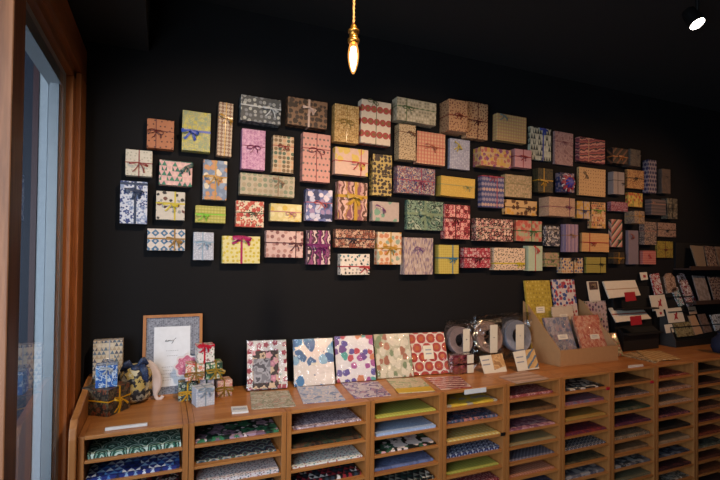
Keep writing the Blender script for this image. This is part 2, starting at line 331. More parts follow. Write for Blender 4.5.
# paper stacks in the pigeonholes
P = pat
ST = {
0: [(P('waves', '0e3b33', ('c8ded2', '1f6b58', '0c2a28', '7fb09e'), 17, warp=.5), 'green and white wave patterned'), (P('tri', '1c2f86', ('dfe6f2', '3d79c8', '10204f', 'cfdcec', '8fb7e0'), 34, warp=.3), 'blue and white triangle patterned'), (P('flowers', '1a1216', ('9c2a34', 'c9b7b0'), 28), 'black and red flower patterned')],
1: [(P('flowers', '0f2a24', ('7d5d74', '2f7a52', 'a88aa0'), 17, .42, cols2=('1d4a38', 'd8c8cc')), 'dark green and mauve camellia patterned'), (P('waves', '16242a', ('3d5a6a', 'a9a8a0', '1b5a44', '6b3f5a'), 20, warp=.4), 'dark multicoloured fan patterned'), (P('dots', 'ded4d6', ('a8707c', '56707a', 'b59a9c'), 90, .3, 1), 'pale pink ditsy flower patterned'), (P('cells', '30404a', ('8a9aa6', '16202a'), 40), 'slate mosaic patterned')],
2: [(P('dots', 'a89aa8', ('5a4a66', 'd8ccd4', '7a5a5c'), 85, .36, 1), 'mauve grey speckled'), (P('noise', '241c14', ('26402c', '5a3a24', '1a1410'), 40), 'dark green and brown leaf patterned'), (P('dots', 'dfe2de', ('6aa0a0', 'a86a6e', '9ab4b4'), 70, .28, 1), 'white and teal sprigged'), (P('tri', '17121a', ('d6d0cc', 'a02430', '2a3a4a'), 36), 'black, red and white triangle patterned')],
3: [(P('check', 'a8ac34', ('c4c85a',), 60), 'lime green'), (P('dots', '9ab4dc', ('b8cbe8',), 60, .2, 1), 'light blue'), (P('flowers', '131a18', ('dba4ac', 'e6d8d2', '2c6044'), 12, .42), 'black and pink camellia patterned'), (P('noise', '5c6c98', ('6c7cae', '52608c'), 30), 'slate blue'), (P('tri', '16161a', ('d8d4c4', '8a8a7c', '2c4a44'), 30), 'black and cream triangle patterned')],
4: [(P('cells', 'd8b428', ('e6c83c', 'a8a490', 'e0bc30'), 30), 'yellow and grey patchwork'), (P('flowers', '2c3c5c', ('7088a8', 'c07a72', '46597e'), 30), 'dusky blue flower patterned'), (P('check', 'dcd090', ('d8a81c', 'd8b030'), 42, .31), 'yellow and white gingham'), (P('waves', '1a2450', ('b8c4dc', '2c3c7c'), 30), 'navy and white fan patterned'), (P('check', 'a8a838', ('c0bc50',), 50), 'olive yellow'), (P('dots', '86202a', ('c8928a',), 60, .3), 'dark red dotted')],
5: [(P('flowers', 'b04e50', ('d8a49a', '8c2c3a'), 50), 'coral red flower patterned'), (P('noise', '6e4c2c', ('7e5a36', '5c3c22'), 40), 'plain brown'), (P('cells', '9c5a6c', ('b87c88', '824a66', 'c49a98'), 60), 'plum pink patchwork'), (P('check', 'a08a5c', ('887a44', 'b49c6c'), 70), 'tan and olive checked'), (P('stripe', '6c6878', ('8c8894', '565468'), 60, rot=.8), 'grey mauve striped'), (P('check', 'd09a7c', ('b8502c', 'c06030'), 55), 'orange gingham'), (P('noise', '3a3a52', ('50506c',), 40), 'dusky violet')],
6: [(P('cells', '1c1c1e', ('cfc8bc', '3a3a3c'), 50), 'black and white block patterned'), (P('noise', '8a4e5c', ('a4687a', '7c6a7c'), 40), 'rose pink'), (P('plain', 'b48838'), 'plain mustard'), (P('flowers', '7c2028', ('a83c38', '5c2a4c'), 40), 'crimson flower patterned'), (P('waves', '1c2034', ('b4b0ac', '38405c'), 34), 'navy and cream wave patterned'), (P('noise', '4c4630', ('6c5c3c', '36382c'), 50), 'mossy brown'), (P('cells', '706c74', ('a49c98', '4c4c5c'), 44), 'grey block patterned'), (P('noise', '2c2a30', ('46444c',), 44), 'charcoal')],
7: [(P('noise', '5c3c22', ('6c4a2c',), 40), 'plain chestnut brown'), (P('dots', '80685e', ('b09484', '5c4c50'), 60, .3, 1), 'taupe spotted'), (P('noise', '2c3a2c', ('48583c', '6c6450'), 44), 'dark green leaf patterned'), (P('flowers', '5c2038', ('8c4458', '3c2448'), 40), 'maroon flower patterned'), (P('dots', '8c7458', ('4c4438', 'b49c7c'), 60, .3, 1), 'sandy spotted'), (P('noise', '84603c', ('94704c',), 30), 'caramel'), (P('cells', '5c6068', ('989490', '34383c'), 44), 'blue grey block patterned'), (P('check', '6c6448', ('847a58',), 60), 'olive checked'), (P('noise', '3c2c24', ('5c4434',), 40), 'dark cocoa')],
8: [(P('flowers', '9c3c30', ('d08c78', '6c2c28'), 44), 'brick red flower patterned'), (P('dots', 'a87c64', ('7c4c3c', 'c8a48c'), 60, .3, 1), 'peach spotted'), (P('dots', 'b49478', ('8c6c54',), 60, .25, 1), 'tan spotted'), (P('flowers', '3c2440', ('b46c5c', '7c3044'), 40), 'purple and red flower patterned'), (P('noise', '1c1a1a', ('2c2826',), 40), 'plain black'), (P('noise', '9c7c58', ('ac8c68',), 30), 'kraft brown'), (P('cells', '3c4250', ('68707c', '24283c'), 44), 'slate blue block patterned'), (P('flowers', '3c1c20', ('7c3834', '2c2024'), 44), 'dark maroon flower patterned'), (P('noise', 'a49c8c', ('5c5448', 'c4bca8'), 24), 'cream marbled')],
9: [(P('noise', '3c3228', ('544434',), 40), 'dark olive brown'), (P('noise', '4c3028', ('643c34',), 40), 'reddish brown'), (P('noise', '302c28', ('48443c',), 40), 'smoky grey'), (P('dots', '7c4c34', ('a4704c', '4c3024'), 60, .3, 1), 'rust spotted'), (P('flowers', '5c2028', ('94504c', '3c2434'), 40), 'wine red flower patterned'), (P('flowers', '6c281c', ('9c4c34',), 40), 'rusty red flower patterned'), (P('noise', '4c5444', ('7c8070', '2c3428'), 40), 'grey green leaf patterned'), (P('noise', '5c2c1c', ('6c3c28',), 40), 'copper brown'), (P('noise', '6c381c', ('7c4424',), 40), 'burnt orange'), (P('noise', '2c1c1c', ('3c2424',), 40), 'near black red')],
}
ordn = ['top', 'second', 'third', 'fourth', 'fifth', 'sixth', 'seventh', 'eighth', 'ninth', 'tenth']
for i in range(-1, 9):
    x0, x1 = seam(i), seam(i+1)
    for j, (m, d) in enumerate(ST[i+1]):
        zb = ZT-.018-PITCH*(j+1)+.0112
        h = random.choice((.006, .009, .012, .015)); a = x0+.026+random.random()*.012; b = x1-.026-random.random()*.012; y0 = DF+.01+random.random()*.02
        mb = MB(); n = 4 if h > .008 else 2
        for q in range(n):
            e = random.uniform(-.002, .002); f = random.uniform(0, .004); mb.box(a+e, b+e, y0+f, DW-.03, zb+h*q/n, zb+h*(q+.93)/n)
        o = mb.build('paper_stack', m, origin=((a+b)/2, y0, zb))
        tag(o, '%s wrapping paper, %s shelf of the %s unit from left' % (d, ordn[j], names_u[i+1]), 'wrapping paper', 'stacks of wrapping paper in the pigeonholes')

# ------------------------------------------------------------------ bows and gifts
def band_loop(mb, c, ang, L, w, puff, flip=1):
    """one ribbon loop in the local XZ plane, bulging towards -Y"""
    R = Matrix.Rotation(ang, 3, 'Y'); pts = []; ws = []; N = 11
    for k in range(N):
        t = PI*k/(N-1); s_ = math.sin(t)
        pts.append(c+R @ Vector((L*s_**.8*flip, -.0015-puff*(1-math.cos(t))/2, L*.18*math.cos(t)*(.4+.6*s_)))); ws.append(w*(.3+.7*s_)/2)
    mb.strip(pts, ws, R @ Vector((0, 0, 1)), .0007)
def bow(mb, c, size, w, ang=0, tails=(-115, -62), tl=1.0):
    c = Vector(c)
    if w > .0045:
        band_loop(mb, c, ang+.25, size, w*1.5, size*.5, 1); band_loop(mb, c, ang-.25, size, w*1.5, size*.5, -1)
        for a in tails:
            a = math.radians(a); d = Vector((math.cos(a), 0, math.sin(a))); q = Vector((-d.z, 0, d.x))
            mb.strip([c+d*size*tl*t_*1.25+Vector((0, -.0025-.004*math.sin(t_*3), 0))+q*.004*math.sin(t_*4) for t_ in (0, .33, .66, 1)], [w*.3, w*.5, w*.55, w*.55], q, .0007)
        mb.lathe([(0.0005, -w*.55), (w*.45, -w*.45), (w*.5, 0), (w*.45, w*.45), (.0005, w*.55)], c+Vector((0, -.004, 0)), 10)
    else:
        for s_ in (1, -1):
            N = 12; pts = []
            for k in range(N+1):
                t = 2*PI*k/N; x = size*(1-math.cos(t))/2; z = size*.3*math.sin(t)*(math.sin(t/2))**.6
                a = ang+(.3 if s_ > 0 else -.3)
                v = Matrix.Rotation(a, 3, 'Y') @ Vector((x*s_, -.003-.004*math.sin(t/2), z)); pts.append(c+v)
            mb.tube(pts[:-1], w*.45, 5, True)
        for a in tails:
            a = math.radians(a); d = Vector((math.cos(a), 0, math.sin(a))); q = Vector((-d.z, 0, d.x))
            mb.tube([c+d*size*1.15*tl*t_+Vector((0, -.003, 0))+q*.006*math.sin(t_*3) for t_ in (0, .3, .6, 1)], w*.42, 5)
        mb.lathe([(0.0005, -w*.7), (w*.8, 0), (.0005, w*.7)], c+Vector((0, -.003, 0)), 8)
def gift(origin, w, d, h, mat, rib, label, rz=0, group=None, ry=0, name='gift_box', glab=True, cross_top=False):
    """box whose local origin is the centre of its back bottom edge (wall gifts) ; front towards -Y.
       rib = (colour, width, vx, hz, (bu, bv, size, angle) or None)"""
    o = MB().box(-w/2, w/2, -d, 0, 0, h).build(name, mat, bevel=.0012)
    o.location = origin; o.rotation_euler = (0, ry, rz)
    tag(o, label, 'gift', group)
    if rib:
        c, rw, vx, hz, bw = rib; rw = rw*1.35 if rw < .0055 else rw*1.15; e = .0009; m = satin(c); mb = MB()
        if vx is not None:
            x = -w/2+w*vx; mb.box(x-rw/2, x+rw/2, -d-e, -d+.001, -e, h+e); mb.box(x-rw/2, x+rw/2, -d, -.001, h-.001, h+e); mb.box(x-rw/2, x+rw/2, -d, -.001, -e if not cross_top else 0, .001)
        if hz is not None:
            z = h-h*hz; mb.box(-w/2-e, w/2+e, -d-e*1.1, -d+.001, z-rw/2, z+rw/2); mb.box(-w/2-e, -w/2+.001, -d, -.001, z-rw/2, z+rw/2); mb.box(w/2-.001, w/2+e, -d, -.001, z-rw/2, z+rw/2)
        if cross_top:
            mb.box(-w/2, w/2, -d/2-rw/2, -d/2+rw/2, h, h+e*1.2)
        if mb.v:
            rb = mb.build('ribbon', m); rb.parent = o
        if bw:
            mb = MB(); b4 = bw[4] if len(bw) > 4 else (-118, -60)
            bow(mb, (-w/2+w*bw[0], -d-.001, h-h*bw[1]), bw[2]*1.15, rw, bw[3], b4); bb = mb.build('bow', m, smooth=False); bb.parent = o
    return o
GR = 'wrapped gift boxes hung on the dark wall'
def wall_gift(x0, y0, x1, y1, d, mat, rib, label, tilt=0):
    Yf = DW-.001-d; xm, ym = (x0+x1)/2, (y0+y1)/2
    X0 = onY(x0, ym, Yf).x; X1 = onY(x1, ym, Yf).x; Z1 = onY(xm, y0, Yf).z; Z0 = onY(xm, y1, Yf).z
    return gift((((X0+X1)/2), DW-.001, Z0), X1-X0, d, Z1-Z0, mat, rib, label, group=GR, ry=tilt)
def D(xs, x0):               # depth from where the back left edge shows
    a = onY(xs, 180, 1).x; b = onY(x0, 180, 1).x; return DW*(1-a/b)
T2 = (-118, -60)
G = [
(147,119.5,174,148.5,.05,P('dots','b8683c',('5a2a1c',),42,.16),('64201c',.003,.33,.4,(.33,.4,.03,.1)),'orange brown dotted gift with thin dark red ribbon, top of the left end',0),
(182,111.5,210.3,151,.05,P('flowers','a8a068',('c8b430','8c9870','c4b85c'),45,.35),('2444a8',.009,None,.5,(.28,.5,.035,.1)),'olive floral gift with wide royal blue ribbon',.01),
(217,102.5,231.5,156,.045,P('quatre','c4a888',('7c5038','a07050'),55,.5),('b8862c',.004,.52,.28,(.6,.27,.03,.5)),'tall narrow cream and brown gift with gold cord',.03),
(240.5,97.3,280.7,122.5,.06,P('rings','3c4044',('a8a8a0','70747c'),42,.34),('b8bcc0',.004,None,.38,(.74,.38,.035,.2)),'charcoal gift with pale circles and silver ribbon',.02),
(241.7,129.5,265,169.5,.05,P('flowers','c080a4',('a8608c','d098b4'),60,.3),('7c2450',.003,None,.42,(.5,.42,.03,0)),'orchid pink gift with thin plum bow',.01),
(272.7,136,293.5,172.5,.045,P('dots','c8a884',('4c6048','7c5c38','c89468'),46,.42,0),('9c342c',.003,None,.28,(.5,.28,.025,.2)),'cream gift with green and brown discs and red cord',.01),
(125.5,150,152.2,175.8,.045,P('dots','d0c4b0',('b0a890',),60,.2),('8c342c',.0035,.5,.5,(.5,.5,.035,.1)),'ivory gift with thin rust red cross ribbon, left end',0),
(159,161,192,185.5,.045,P('tri','d8a09c',('206450','e0b4a4','2c7c5c'),44),('1c4038',.005,None,None,(.8,.2,.03,-.6)),'pink and green leaf patterned gift with dark green bow',.015),
(203,160.3,226.8,199.8,.045,P('blobs','6c7c98',('d8c4a8','c88450','8494ac'),34,.45),('b8883c',.005,.52,.42,(.45,.4,.035,.1)),'slate blue blotched gift with gold brown ribbon',.005),
(120,181.2,147.3,223.6,.05,P('flowers','c8ccd8',('2c3c7c','8898bc'),34,.34,1),('1c2c4c',.009,.55,.06,(.5,.2,.032,.1,(-95,-55))),'pale gift printed with navy flowers and wide navy ribbon',0),
(156,191.5,184.8,219.8,.045,P('blobs','c8bcac',('2c2420','6c3c30','c8bcac','8a8a84'),38,.3),('c8b428',.006,.65,.42,(.5,.42,.03,.1)),'white horse printed gift with yellow ribbon',.005),
(195.5,206,225.5,222.8,.045,P('check','b4a840',('c8bc64','94902c'),70),('7cc028',.004,None,.5,(.25,.5,.025,.1)),'olive yellow checked gift with lime ribbon',.005),
(236,201,263.8,227,.045,P('flowers','d8c0a0',('b83028','c84c34'),36,.42,cols2=('3c4c2c','d8c0a0')),('4c4c34',.003,None,.45,(.6,.45,.02,.1)),'cream gift covered with large red flowers',.005),
(240,174.8,294.5,195.8,.06,P('rings','b09c80',('7c8464','a08c6c'),38,.4,.2),('8c6c50',.004,.69,None,(.7,.2,.028,.4)),'long beige gift with faded green rosettes and brown bow',.015),
(270.5,204,301.5,221.3,.045,P('dots','d8c078',('d8b040','e0cc90'),30,.4),('c0787c',.003,None,.45,(.65,.5,.025,.1)),'pale yellow gift with thin pink bow',.005),
(147.3,229,185,250.5,.045,P('quatre','d4c4b8',('3c6c94','c4b0a8'),27,.46),('9c7430',.005,.72,.45,(.72,.45,.032,.3)),'white gift with blue diamond print and bronze ribbon',0),
(193.5,232.3,213.7,260,.045,P('dots','a8aab8',('c8c8d0',),90,.25),('8ca4b8',.004,.45,.35,(.5,.33,.03,.1)),'small silver lilac gift with grey blue bow',0),
(222.5,236.2,260,263.4,.05,P('dots','d8c884',('d0b82c','c8ac28'),48,.3),('a81458',.009,.5,None,(.5,.02,.04,.05,(-140,-45))),'yellow dotted gift with wide magenta ribbon',0),
(266,231,303,257.5,.045,P('dots','d0a89c',('8c5450','b47c70'),32,.3),('54242c',.0035,.8,.45,(.78,.45,.032,.1)),'dusty pink gift with plum spots and dark brown ribbon',.005),
(287.5,99.3,327,126.7,.055,P('blobs','80583c',('34200f','3c281c'),38,.44),('c8a898',.009,.53,None,(.52,.3,.03,.2,(-90,-50))),'brown leopard printed gift with beige ribbon and tag',.02),
(302.5,133.5,330,181.8,.05,P('ovals','cc8878',('5c5450','6c5c54','7c6458'),38,.26,sx=1.2,sy=.8),('7c1c2c',.003,.5,.32,(.5,.33,.04,.1)),'tall salmon pink gift printed with little trees, maroon cord',.01),
(334.5,105,358.7,142.5,.05,P('flowers','bc8c44',('8c5c24','d8b070'),80,.3),('94742c',.003,.5,.45,(.5,.42,.035,.1)),'tall mustard floral gift with gold cord',.01),
(361,101,390.5,144.3,.055,P('ovals','d8c0a4',('ac2c2c','b43430'),27,.52,sy=.53,cols2=('8c5424',)),('5c5c34',.003,.5,None,(.38,.02,.03,.3)),'cream gift with rows of big red discs and green cord',.015),
(396.7,100,436,122.5,D(391.5,396.7),P('dots','b0a080',('8c8064','c4b494'),55,.36,0),('4c6434',.003,.24,.38,(.27,.38,.03,.1)),'long khaki gift with thin green cord, top row',.02),
(399,124.5,415.8,159.8,D(394.3,399),P('dots','c0a074',('6c4c30','8c6c3c'),85,.28,1),('6c3c20',.003,None,.22,(.75,.22,.022,.4)),'small upright sandy speckled gift with brown cord',0),
(416.8,132.5,445,164.5,.04,P('check','d4a074',('c05040','c86450'),48,.3),('a04c34',.0035,None,.45,(.5,.4,.035,.3,(-150,-55))),'peach and red gingham gift',.01),
(335,148.3,368,175,.05,P('blobs','d4a890',('d8b048','d4a890'),24,.55),('a83030',.004,.78,.5,(.68,.5,.035,.1)),'peach gift with yellow blots and red ribbon',.01),
(372.5,154.7,391.7,195.8,.045,P('blobs','b8984c',('2c1c14','382418'),46,.45),('8c743c',.002,None,.5,None),'narrow mustard gift with dark brown animal spots',.005),
(397,167.5,435,193.8,.05,P('noise','2c3464',('a85c44','3c4478','c4a888','2c3464'),60,.5),('8c2c4c',.004,.63,.5,(.6,.5,.04,.2)),'navy gift with rust scribbles and wine red bow',.01),
(440.7,177.3,474.8,196.8,.055,P('dots','c89c38',('d0a848',),60,.2),('94905c',.003,None,.42,(.76,.44,.025,.1)),'golden yellow gift with thin sage ribbon',.02),
(449.8,139.3,469.7,169.3,D(447.5,449.8),P('dots','9c98a8',('b4b0b8','8c8898'),70,.3),('b49c3c',.006,None,None,(.4,.2,.03,.7,(-130,-100))),'lilac grey gift with yellow bow at its corner',.01),
(306.3,189.5,332.3,221,.05,P('blobs','5c6498',('d0c0c8','28305c','94789c','b8b4c8'),34,.5),('b04c4c',.003,None,.42,(.55,.42,.032,.3)),'blue and lilac cloud patterned gift with red cord',.005),
(338,182,367,220,.05,P('stripe','c08c80',('603424','d0a090','a87438','84444c'),16,warp=1.2),('b88c28',.014,.6,.38,(.55,.35,.042,.1)),'pink and brown marbled gift with large gold bow',.01),
(372.5,201.8,399,221.3,.045,P('blobs','b0988c',('6c9478','b0988c'),26,.4),('6c3468',.0035,None,None,(.3,.28,.03,.5,(-60,-40))),'taupe gift with mint swirls and purple ribbon',.005),
(407,201,443,230,D(404.5,407),P('noise','34584c',('7c9478','20382c','a0ac90'),34,.8),('7c8c6c',.012,.5,.45,(.5,.42,.04,.3)),'teal green leafy gift with large sage bow',.005),
(444.7,205,470,239,.045,P('flowers','a82c38',('d88c80','6c141c','e0a090'),38,.42,.3),('541018',.006,.42,.4,(.4,.38,.035,.1)),'crimson gift with pink rings and maroon bow',.005),
(307.7,230.5,330.3,264.5,.045,P('stripe','54203c',('d0b0a8','2c1828','8c3c6c'),24,warp=1.5),('6c1458',.009,.55,.42,(.52,.42,.038,.1)),'plum striped gift with wide purple ribbon',0),
(335.5,229.7,375,247.8,.045,P('flowers','4c2c24',('b07860','8c3c24','c8a080'),50,.4),('1c1c2c',.004,None,.5,(.4,.5,.022,.1)),'low reddish brown floral gift with black ribbon',.005),
(340.5,254,369.7,274.8,.045,P('blobs','d8c8b8',('3c7070','8c8478','343434'),44,.25),('a82028',.004,None,.6,(.8,.6,.028,.1)),'white gift with small teal blots and red ribbon, lowest of the wall',-.005),
(377.5,232.3,401.5,264.5,.045,P('blobs','d4b898',('c88c3c','c87850','8c9c84'),32,.4),('a87c20',.005,.55,.5,(.5,.45,.038,.1)),'cream gift with orange blots and mustard bow',0),
(404.3,237.8,433,274.5,.05,P('dots','ac9084',('7c6478','c0a898'),90,.4,1,sx=1.2,sy=.35),('7c4c80',.003,None,None,(.52,.28,.03,.2)),'large taupe streaked gift with thin purple bow',0),
(438.7,245,458.7,273.8,.045,P('check','b89c34',('c8b050',),70),('2c6c8c',.0045,.7,.45,(.68,.45,.024,.1)),'small ochre gift with teal blue cross ribbon',0),
(464,248,490.5,267.8,.045,P('flowers','8c1428',('d0a8a0','b83040'),55,.36),('4c0c14',.005,None,.5,(.5,.5,.024,.1)),'dark crimson floral gift with maroon ribbon',0),
(494,248,525,270,.045,P('dots','d4b494',('2c2420','3c302c'),65,.24,1),('c4b014',.006,None,.7,(.82,.68,.026,.1)),'cream gift with small black marks and yellow ribbon',0),
(528.5,246,542.5,270.8,.05,P('plain','a8b494'),('b83430',.004,.5,None,(.55,.08,.028,.6,(-85,-60))),'slim pale green gift with red ribbon',0),
(476,219,513,241,.05,P('flowers','241612',('c88c80','e0b8a0','8c3c3c'),42,.36,.7),('a89c84',.0035,None,.4,(.08,.75,.018,.4)),'black gift printed with pink blossoms and grey ribbon',.005),
(516,220.8,541.8,241.3,D(513.5,516),P('blobs','c07860',('b84c3c','9c9c74'),34,.5),('385c30',.004,.6,.5,(.62,.5,.026,.1)),'coral red gift with dark green bow',.005),
(466.3,102.8,487.7,138.8,.05,P('dots','bc8c60',('7c3020','5c2418'),60,.26,.8),('501410',.004,.53,.5,(.45,.5,.024,.1)),'tan spotted gift with brown red cross ribbon, behind the bulky spotted one',.01),
(449,100,467.5,131.3,D(439.5,449),P('dots','b88458',('6c2c1c','7c4c2c'),60,.26,.8),('7c3020',.004,None,.5,(.5,.45,.026,.1)),'bulky deep tan spotted gift with rust bow, top row',0),
(497,115.3,526.3,141.8,D(492.5,497),P('check','c8a868',('b8883c','b87860'),50,.31),('70807c',.005,None,None,(.2,.08,.028,.4,(-130,-40))),'gold gingham gift with grey blue bow, top row',.01),
(481,148.5,511,166.8,D(473,481),P('blobs','c09868',('7c3868','c4943c','a85450'),40,.5),('b08850',.003,None,.45,None),'long peach and plum patterned gift beside a red bowed one',.01),
(515,149.5,531.5,167.7,D(509.3,515),P('check','c8888c',('b05c60','d09c98'),110),('8c1828',.004,.5,.4,(.5,.35,.026,.1)),'small rose pink gift with dark red bow',0),
(530,127.8,551,160.3,D(527.6,530),P('tri','b0b098',('24302c','c4c4ac','343c3c'),46,sy=.6),('1c3c94',.009,.62,None,(.6,.03,.03,.1,(-90,-60))),'pale gift with black triangles and bright blue ribbon',.005),
(554.7,132.3,573,165,D(552.5,554.7),P('noise','98706c',('a8807c','885c5c'),30),('7c444c',.003,None,.3,(.5,.3,.02,.1)),'upright dusky mauve gift',.01),
(579.5,138.5,605,162.3,D(575,579.5),P('stripe','a85048',('44202c','c47c6c','7c3040'),24,rot=1.4,warp=.8),('b88868',.005,.35,None,None),'red and purple zigzag gift with tan ribbon',.01),
(482,176,504,207.5,D(477.8,482),P('ovals','3c4070',('b08c80','8c7c8c'),42,.46,sx=1.1,sy=.75),('8c3044',.005,.68,.02,(.45,.02,.026,.1)),'blue gift with pale lozenges and red ribbon',0),
(505.5,175.3,531.7,197.3,.045,P('flowers','a88860',('84784c','bc9c74'),60,.36),('84744c',.003,None,.4,None),'tan and sage floral gift in the middle of the right half',.005),
(538,168.5,553,192.3,D(532.5,538),P('noise','2c2818',('4c4020','1c2420'),60),('b88820',.006,.4,.5,(.35,.5,.03,.2)),'dark green gift with shiny gold bow',0),
(560,173,574.5,192.3,D(555,560),P('cells','24284c',('94787c','3c3c6c'),70),('1c2060',.004,.5,.5,None),'small navy gift under a big red and blue rosette',0),
(579,168.3,605.5,196,D(576.5,579),P('dots','c49860',('6c3818','7c4824'),42,.16,.3),('684824',.003,None,None,(.25,.25,.028,.9)),'large tan gift with brown dots and olive bow',.005),
(505,200.5,537,215,D(501.8,505),P('blobs','c4985c',('c88c24','5c3418','c4985c'),30,.45),('3c1c10',.004,None,.5,(.72,.52,.022,.1)),'low sandy gift with mustard leaves and dark brown bow',.005),
(549,197.5,575,216.3,D(538.7,549),P('dots','b08868',('9c7858','c09878'),80,.3,1),('6c2044',.003,.78,.5,(.72,.45,.024,.1)),'long deep beige gift with plum ribbon',.005),
(577,201.3,590,218.5,.045,P('blobs','c49c54',('c49028','b4988c'),50,.5),('242c60',.004,.5,.52,(.55,.52,.018,.1)),'small yellow gift with navy ribbon',0),
(591.5,202.3,605.5,228.3,D(587.5,591.5),P('tri','c8905c',('b03c2c','d8b484','3c3430','c49028'),60),('5c8c14',.004,None,.3,(.5,.3,.02,.1)),'orange triangle patterned gift with bright green bow',0),
(566,224.3,578.3,252,D(560.5,566),P('stripe','94748c',('a8848c','7c6480'),30,warp=.5),('9c6c3c',.003,None,.4,(.5,.38,.022,.3)),'upright mauve striped gift with tan bow',0),
(545.5,226,559.8,246,D(542.7,545.5),P('cells','c0b4a8',('28242c','54505c'),110),('7c6c64',.003,None,.2,(.5,.2,.014,.2)),'small black and white speckled gift',0),
(582,233.3,609,251.8,D(579.5,582),P('check','d09858',('c07038','d8a868'),90,.31),('9c141c',.005,.28,.5,(.4,.5,.022,.1)),'orange checked gift with scarlet ribbon',.005),
(545,252.7,559,266.7,.045,P('flowers','9c8c58',('b8806c','5c6c3c'),60,.4),('4c5c34',.003,None,.5,(.5,.5,.016,.1)),'little sage and pink gift, right half bottom row',0),
(562,257.3,583,273,.045,P('blobs','c8a880',('2c3c74','b87838'),50,.35),('14141c',.005,.55,.02,(.55,.08,.026,.1,(-150,-40))),'cream and blue gift with black bow on top',0),
(586.5,257.3,606,272.8,D(584,586.5),P('check','94842c',('a89440',),80),('2c2418',.003,.72,.45,(.72,.42,.02,.1)),'olive gold gift with thin black ribbon',0),
(613,148.5,630,164,D(606.5,613),P('stripe','2c1c14',('6c4028','1c1410'),24,rot=.8),('a86430',.007,None,.55,(.45,.5,.022,.1)),'dark brown striped gift with copper bow',0),
(630.5,149.5,640.5,166,.07,P('noise','4c4038',('5c5044','3c3430'),60),('5c4c44',.003,.6,.4,(.8,.3,.014,.2)),'smoky grey brown gift beside a copper bowed one',.01),
(613.5,172,624.5,194.3,D(607.8,613.5),P('plain','8c7c78'),('2c241c',.003,.4,.38,(.85,.5,.014,.3)),'taupe gift with thin black ribbon',0),
(627.5,170,644,188.7,D(624.8,627.5),P('dots','b07840',('6c3414','c89858'),90,.34,1),('3c2c1c',.004,None,.45,(.5,.42,.016,.1)),'burnt orange speckled gift with dark bow',0),
(648.5,160,656.5,193,D(642.5,648.5),P('ovals','8c7c80',('241c4c','2c2450'),36,.4,sy=.9),None,'tall gift with navy oval spots',0),
(662,169,670.5,193.5,D(657,662),P('noise','54443c',('604c40',),40),('4c3c34',.003,None,.3,(.5,.3,.012,.1)),'dull brown upright gift, highest at the right end',0),
(628,193,642.5,206.8,D(625.3,628),P('blobs','c09834',('b84424','d0a84c','8c8434'),50,.5),('a82018',.003,.75,None,None),'yellow gift splashed with red',0),
(611,202,628,211.3,D(607,611),P('flowers','8c3444',('a8848c','6c2034'),90,.4),('8c5060',.003,None,.5,None),'low raspberry red floral gift',0),
(634.5,211,644.5,223.5,D(624.5,634.5),P('noise','5c4c44',('a0805c','6c5850'),60),('a87c44',.004,.5,.4,(.5,.35,.014,.1)),'brown grey gift with ochre flower bow',0),
(651.5,199.5,666,215,D(644.8,651.5),P('stripe','5c4c4c',('6c5854','4c4040'),40,rot=1.57),('a87860',.003,None,.3,(.1,.2,.014,.1)),'grey mauve long gift at the right end',0),
(667.5,198.5,677.5,218.8,.05,P('cells','5c5444',('3c342c','7c7058'),80),('1c1814',.004,.5,.5,(.5,.5,.012,.1)),'grey gift with black bow at the far right end',0),
(611.5,219.5,622.3,247,D(608.3,611.5),P('stripe','b07c70',('a85044','2c4834','c8a088'),22,rot=.8),('2c5434',.006,None,None,(.7,.75,.014,.3)),'slim gift with green and coral diagonal stripes',0),
(613.5,252.3,624.5,263.7,.045,P('noise','2c2014',('403020',),60),('a87824',.004,.5,.5,(.5,.5,.016,.2)),'tiny dark gift with gold bow',0),
(628.5,230.5,638.5,264.3,D(625.5,628.5),P('plain','7c6c74',rough=.35),('843c30',.004,None,None,(.35,.15,.022,.7,(-110,-80))),'tall silvery mauve gift with rust bow',0),
(644.5,222,656.5,244.8,D(639,644.5),P('blobs','a88870',('443838','6c5850'),100,.5),('843c34',.003,None,.4,None),'beige leopard spotted gift at the right',0),
(658,223,676,237,D(655.8,658),P('noise','8c6c58',('a07c68','5c3c34'),70),('1c1814',.004,None,.5,(.5,.5,.014,.1)),'rosy tan gift with black ribbon',0),
(657.5,241.3,673,257.8,D(655,657.5),P('noise','8c7420',('9c842c','6c5c20'),60),('6c3020',.003,.5,.48,(.5,.48,.014,.1)),'mustard gold gift with brown ribbon, right end',0),
(643,250.7,656,264.3,D(639.5,643),P('check','a85c54',('b83c38','c07c6c'),60,.3),('b83830',.003,None,None,(.5,.4,.018,.8)),'small salmon red gift at the lower right',0),
]
for k, a in enumerate(G):
    m = a[5]; g = wall_gift(*a[:4], a[4], m, a[6], a[7], a[8])
    if k == 19:      # cream tag on the leopard gift
        t_ = MB().box(-.006, .006, -.0585, -.057, -.012, .012, Matrix.Rotation(.6, 4, 'Y')).build('gift_tag', solid('tag_card', 'd8bca8', .7)); t_.location = (.035, 0, .085); t_.parent = g
    if 'red and blue rosette' in a[7]:
        mb = MB()
        for q in range(16):
            an = 2*PI*q/16+.1*(q % 2); band_loop(mb, Vector((0, 0, 0)), an, .05 if q % 2 else .06, .016, .03)
        b = mb.build('rosette_bow', satin('a83c48')); b.parent = g; b.location = (-.01, -a[4]-.002, .06)
        mb = MB()
        for q in range(9): band_loop(mb, Vector((0, -.012, 0)), 2*PI*q/9, .035, .016, .03)
        b = mb.build('rosette_centre', satin('3c409c')); b.parent = g; b.location = (-.01, -a[4]-.003, .06)
        mb = MB()
        for q in range(8): band_loop(mb, Vector((0, -.002, 0)), 2*PI*(q+.5)/8, .062, .01, .025)
        b = mb.build('rosette_loops', satin('c8b8bc')); b.parent = g; b.location = (-.01, -a[4]-.001, .06)
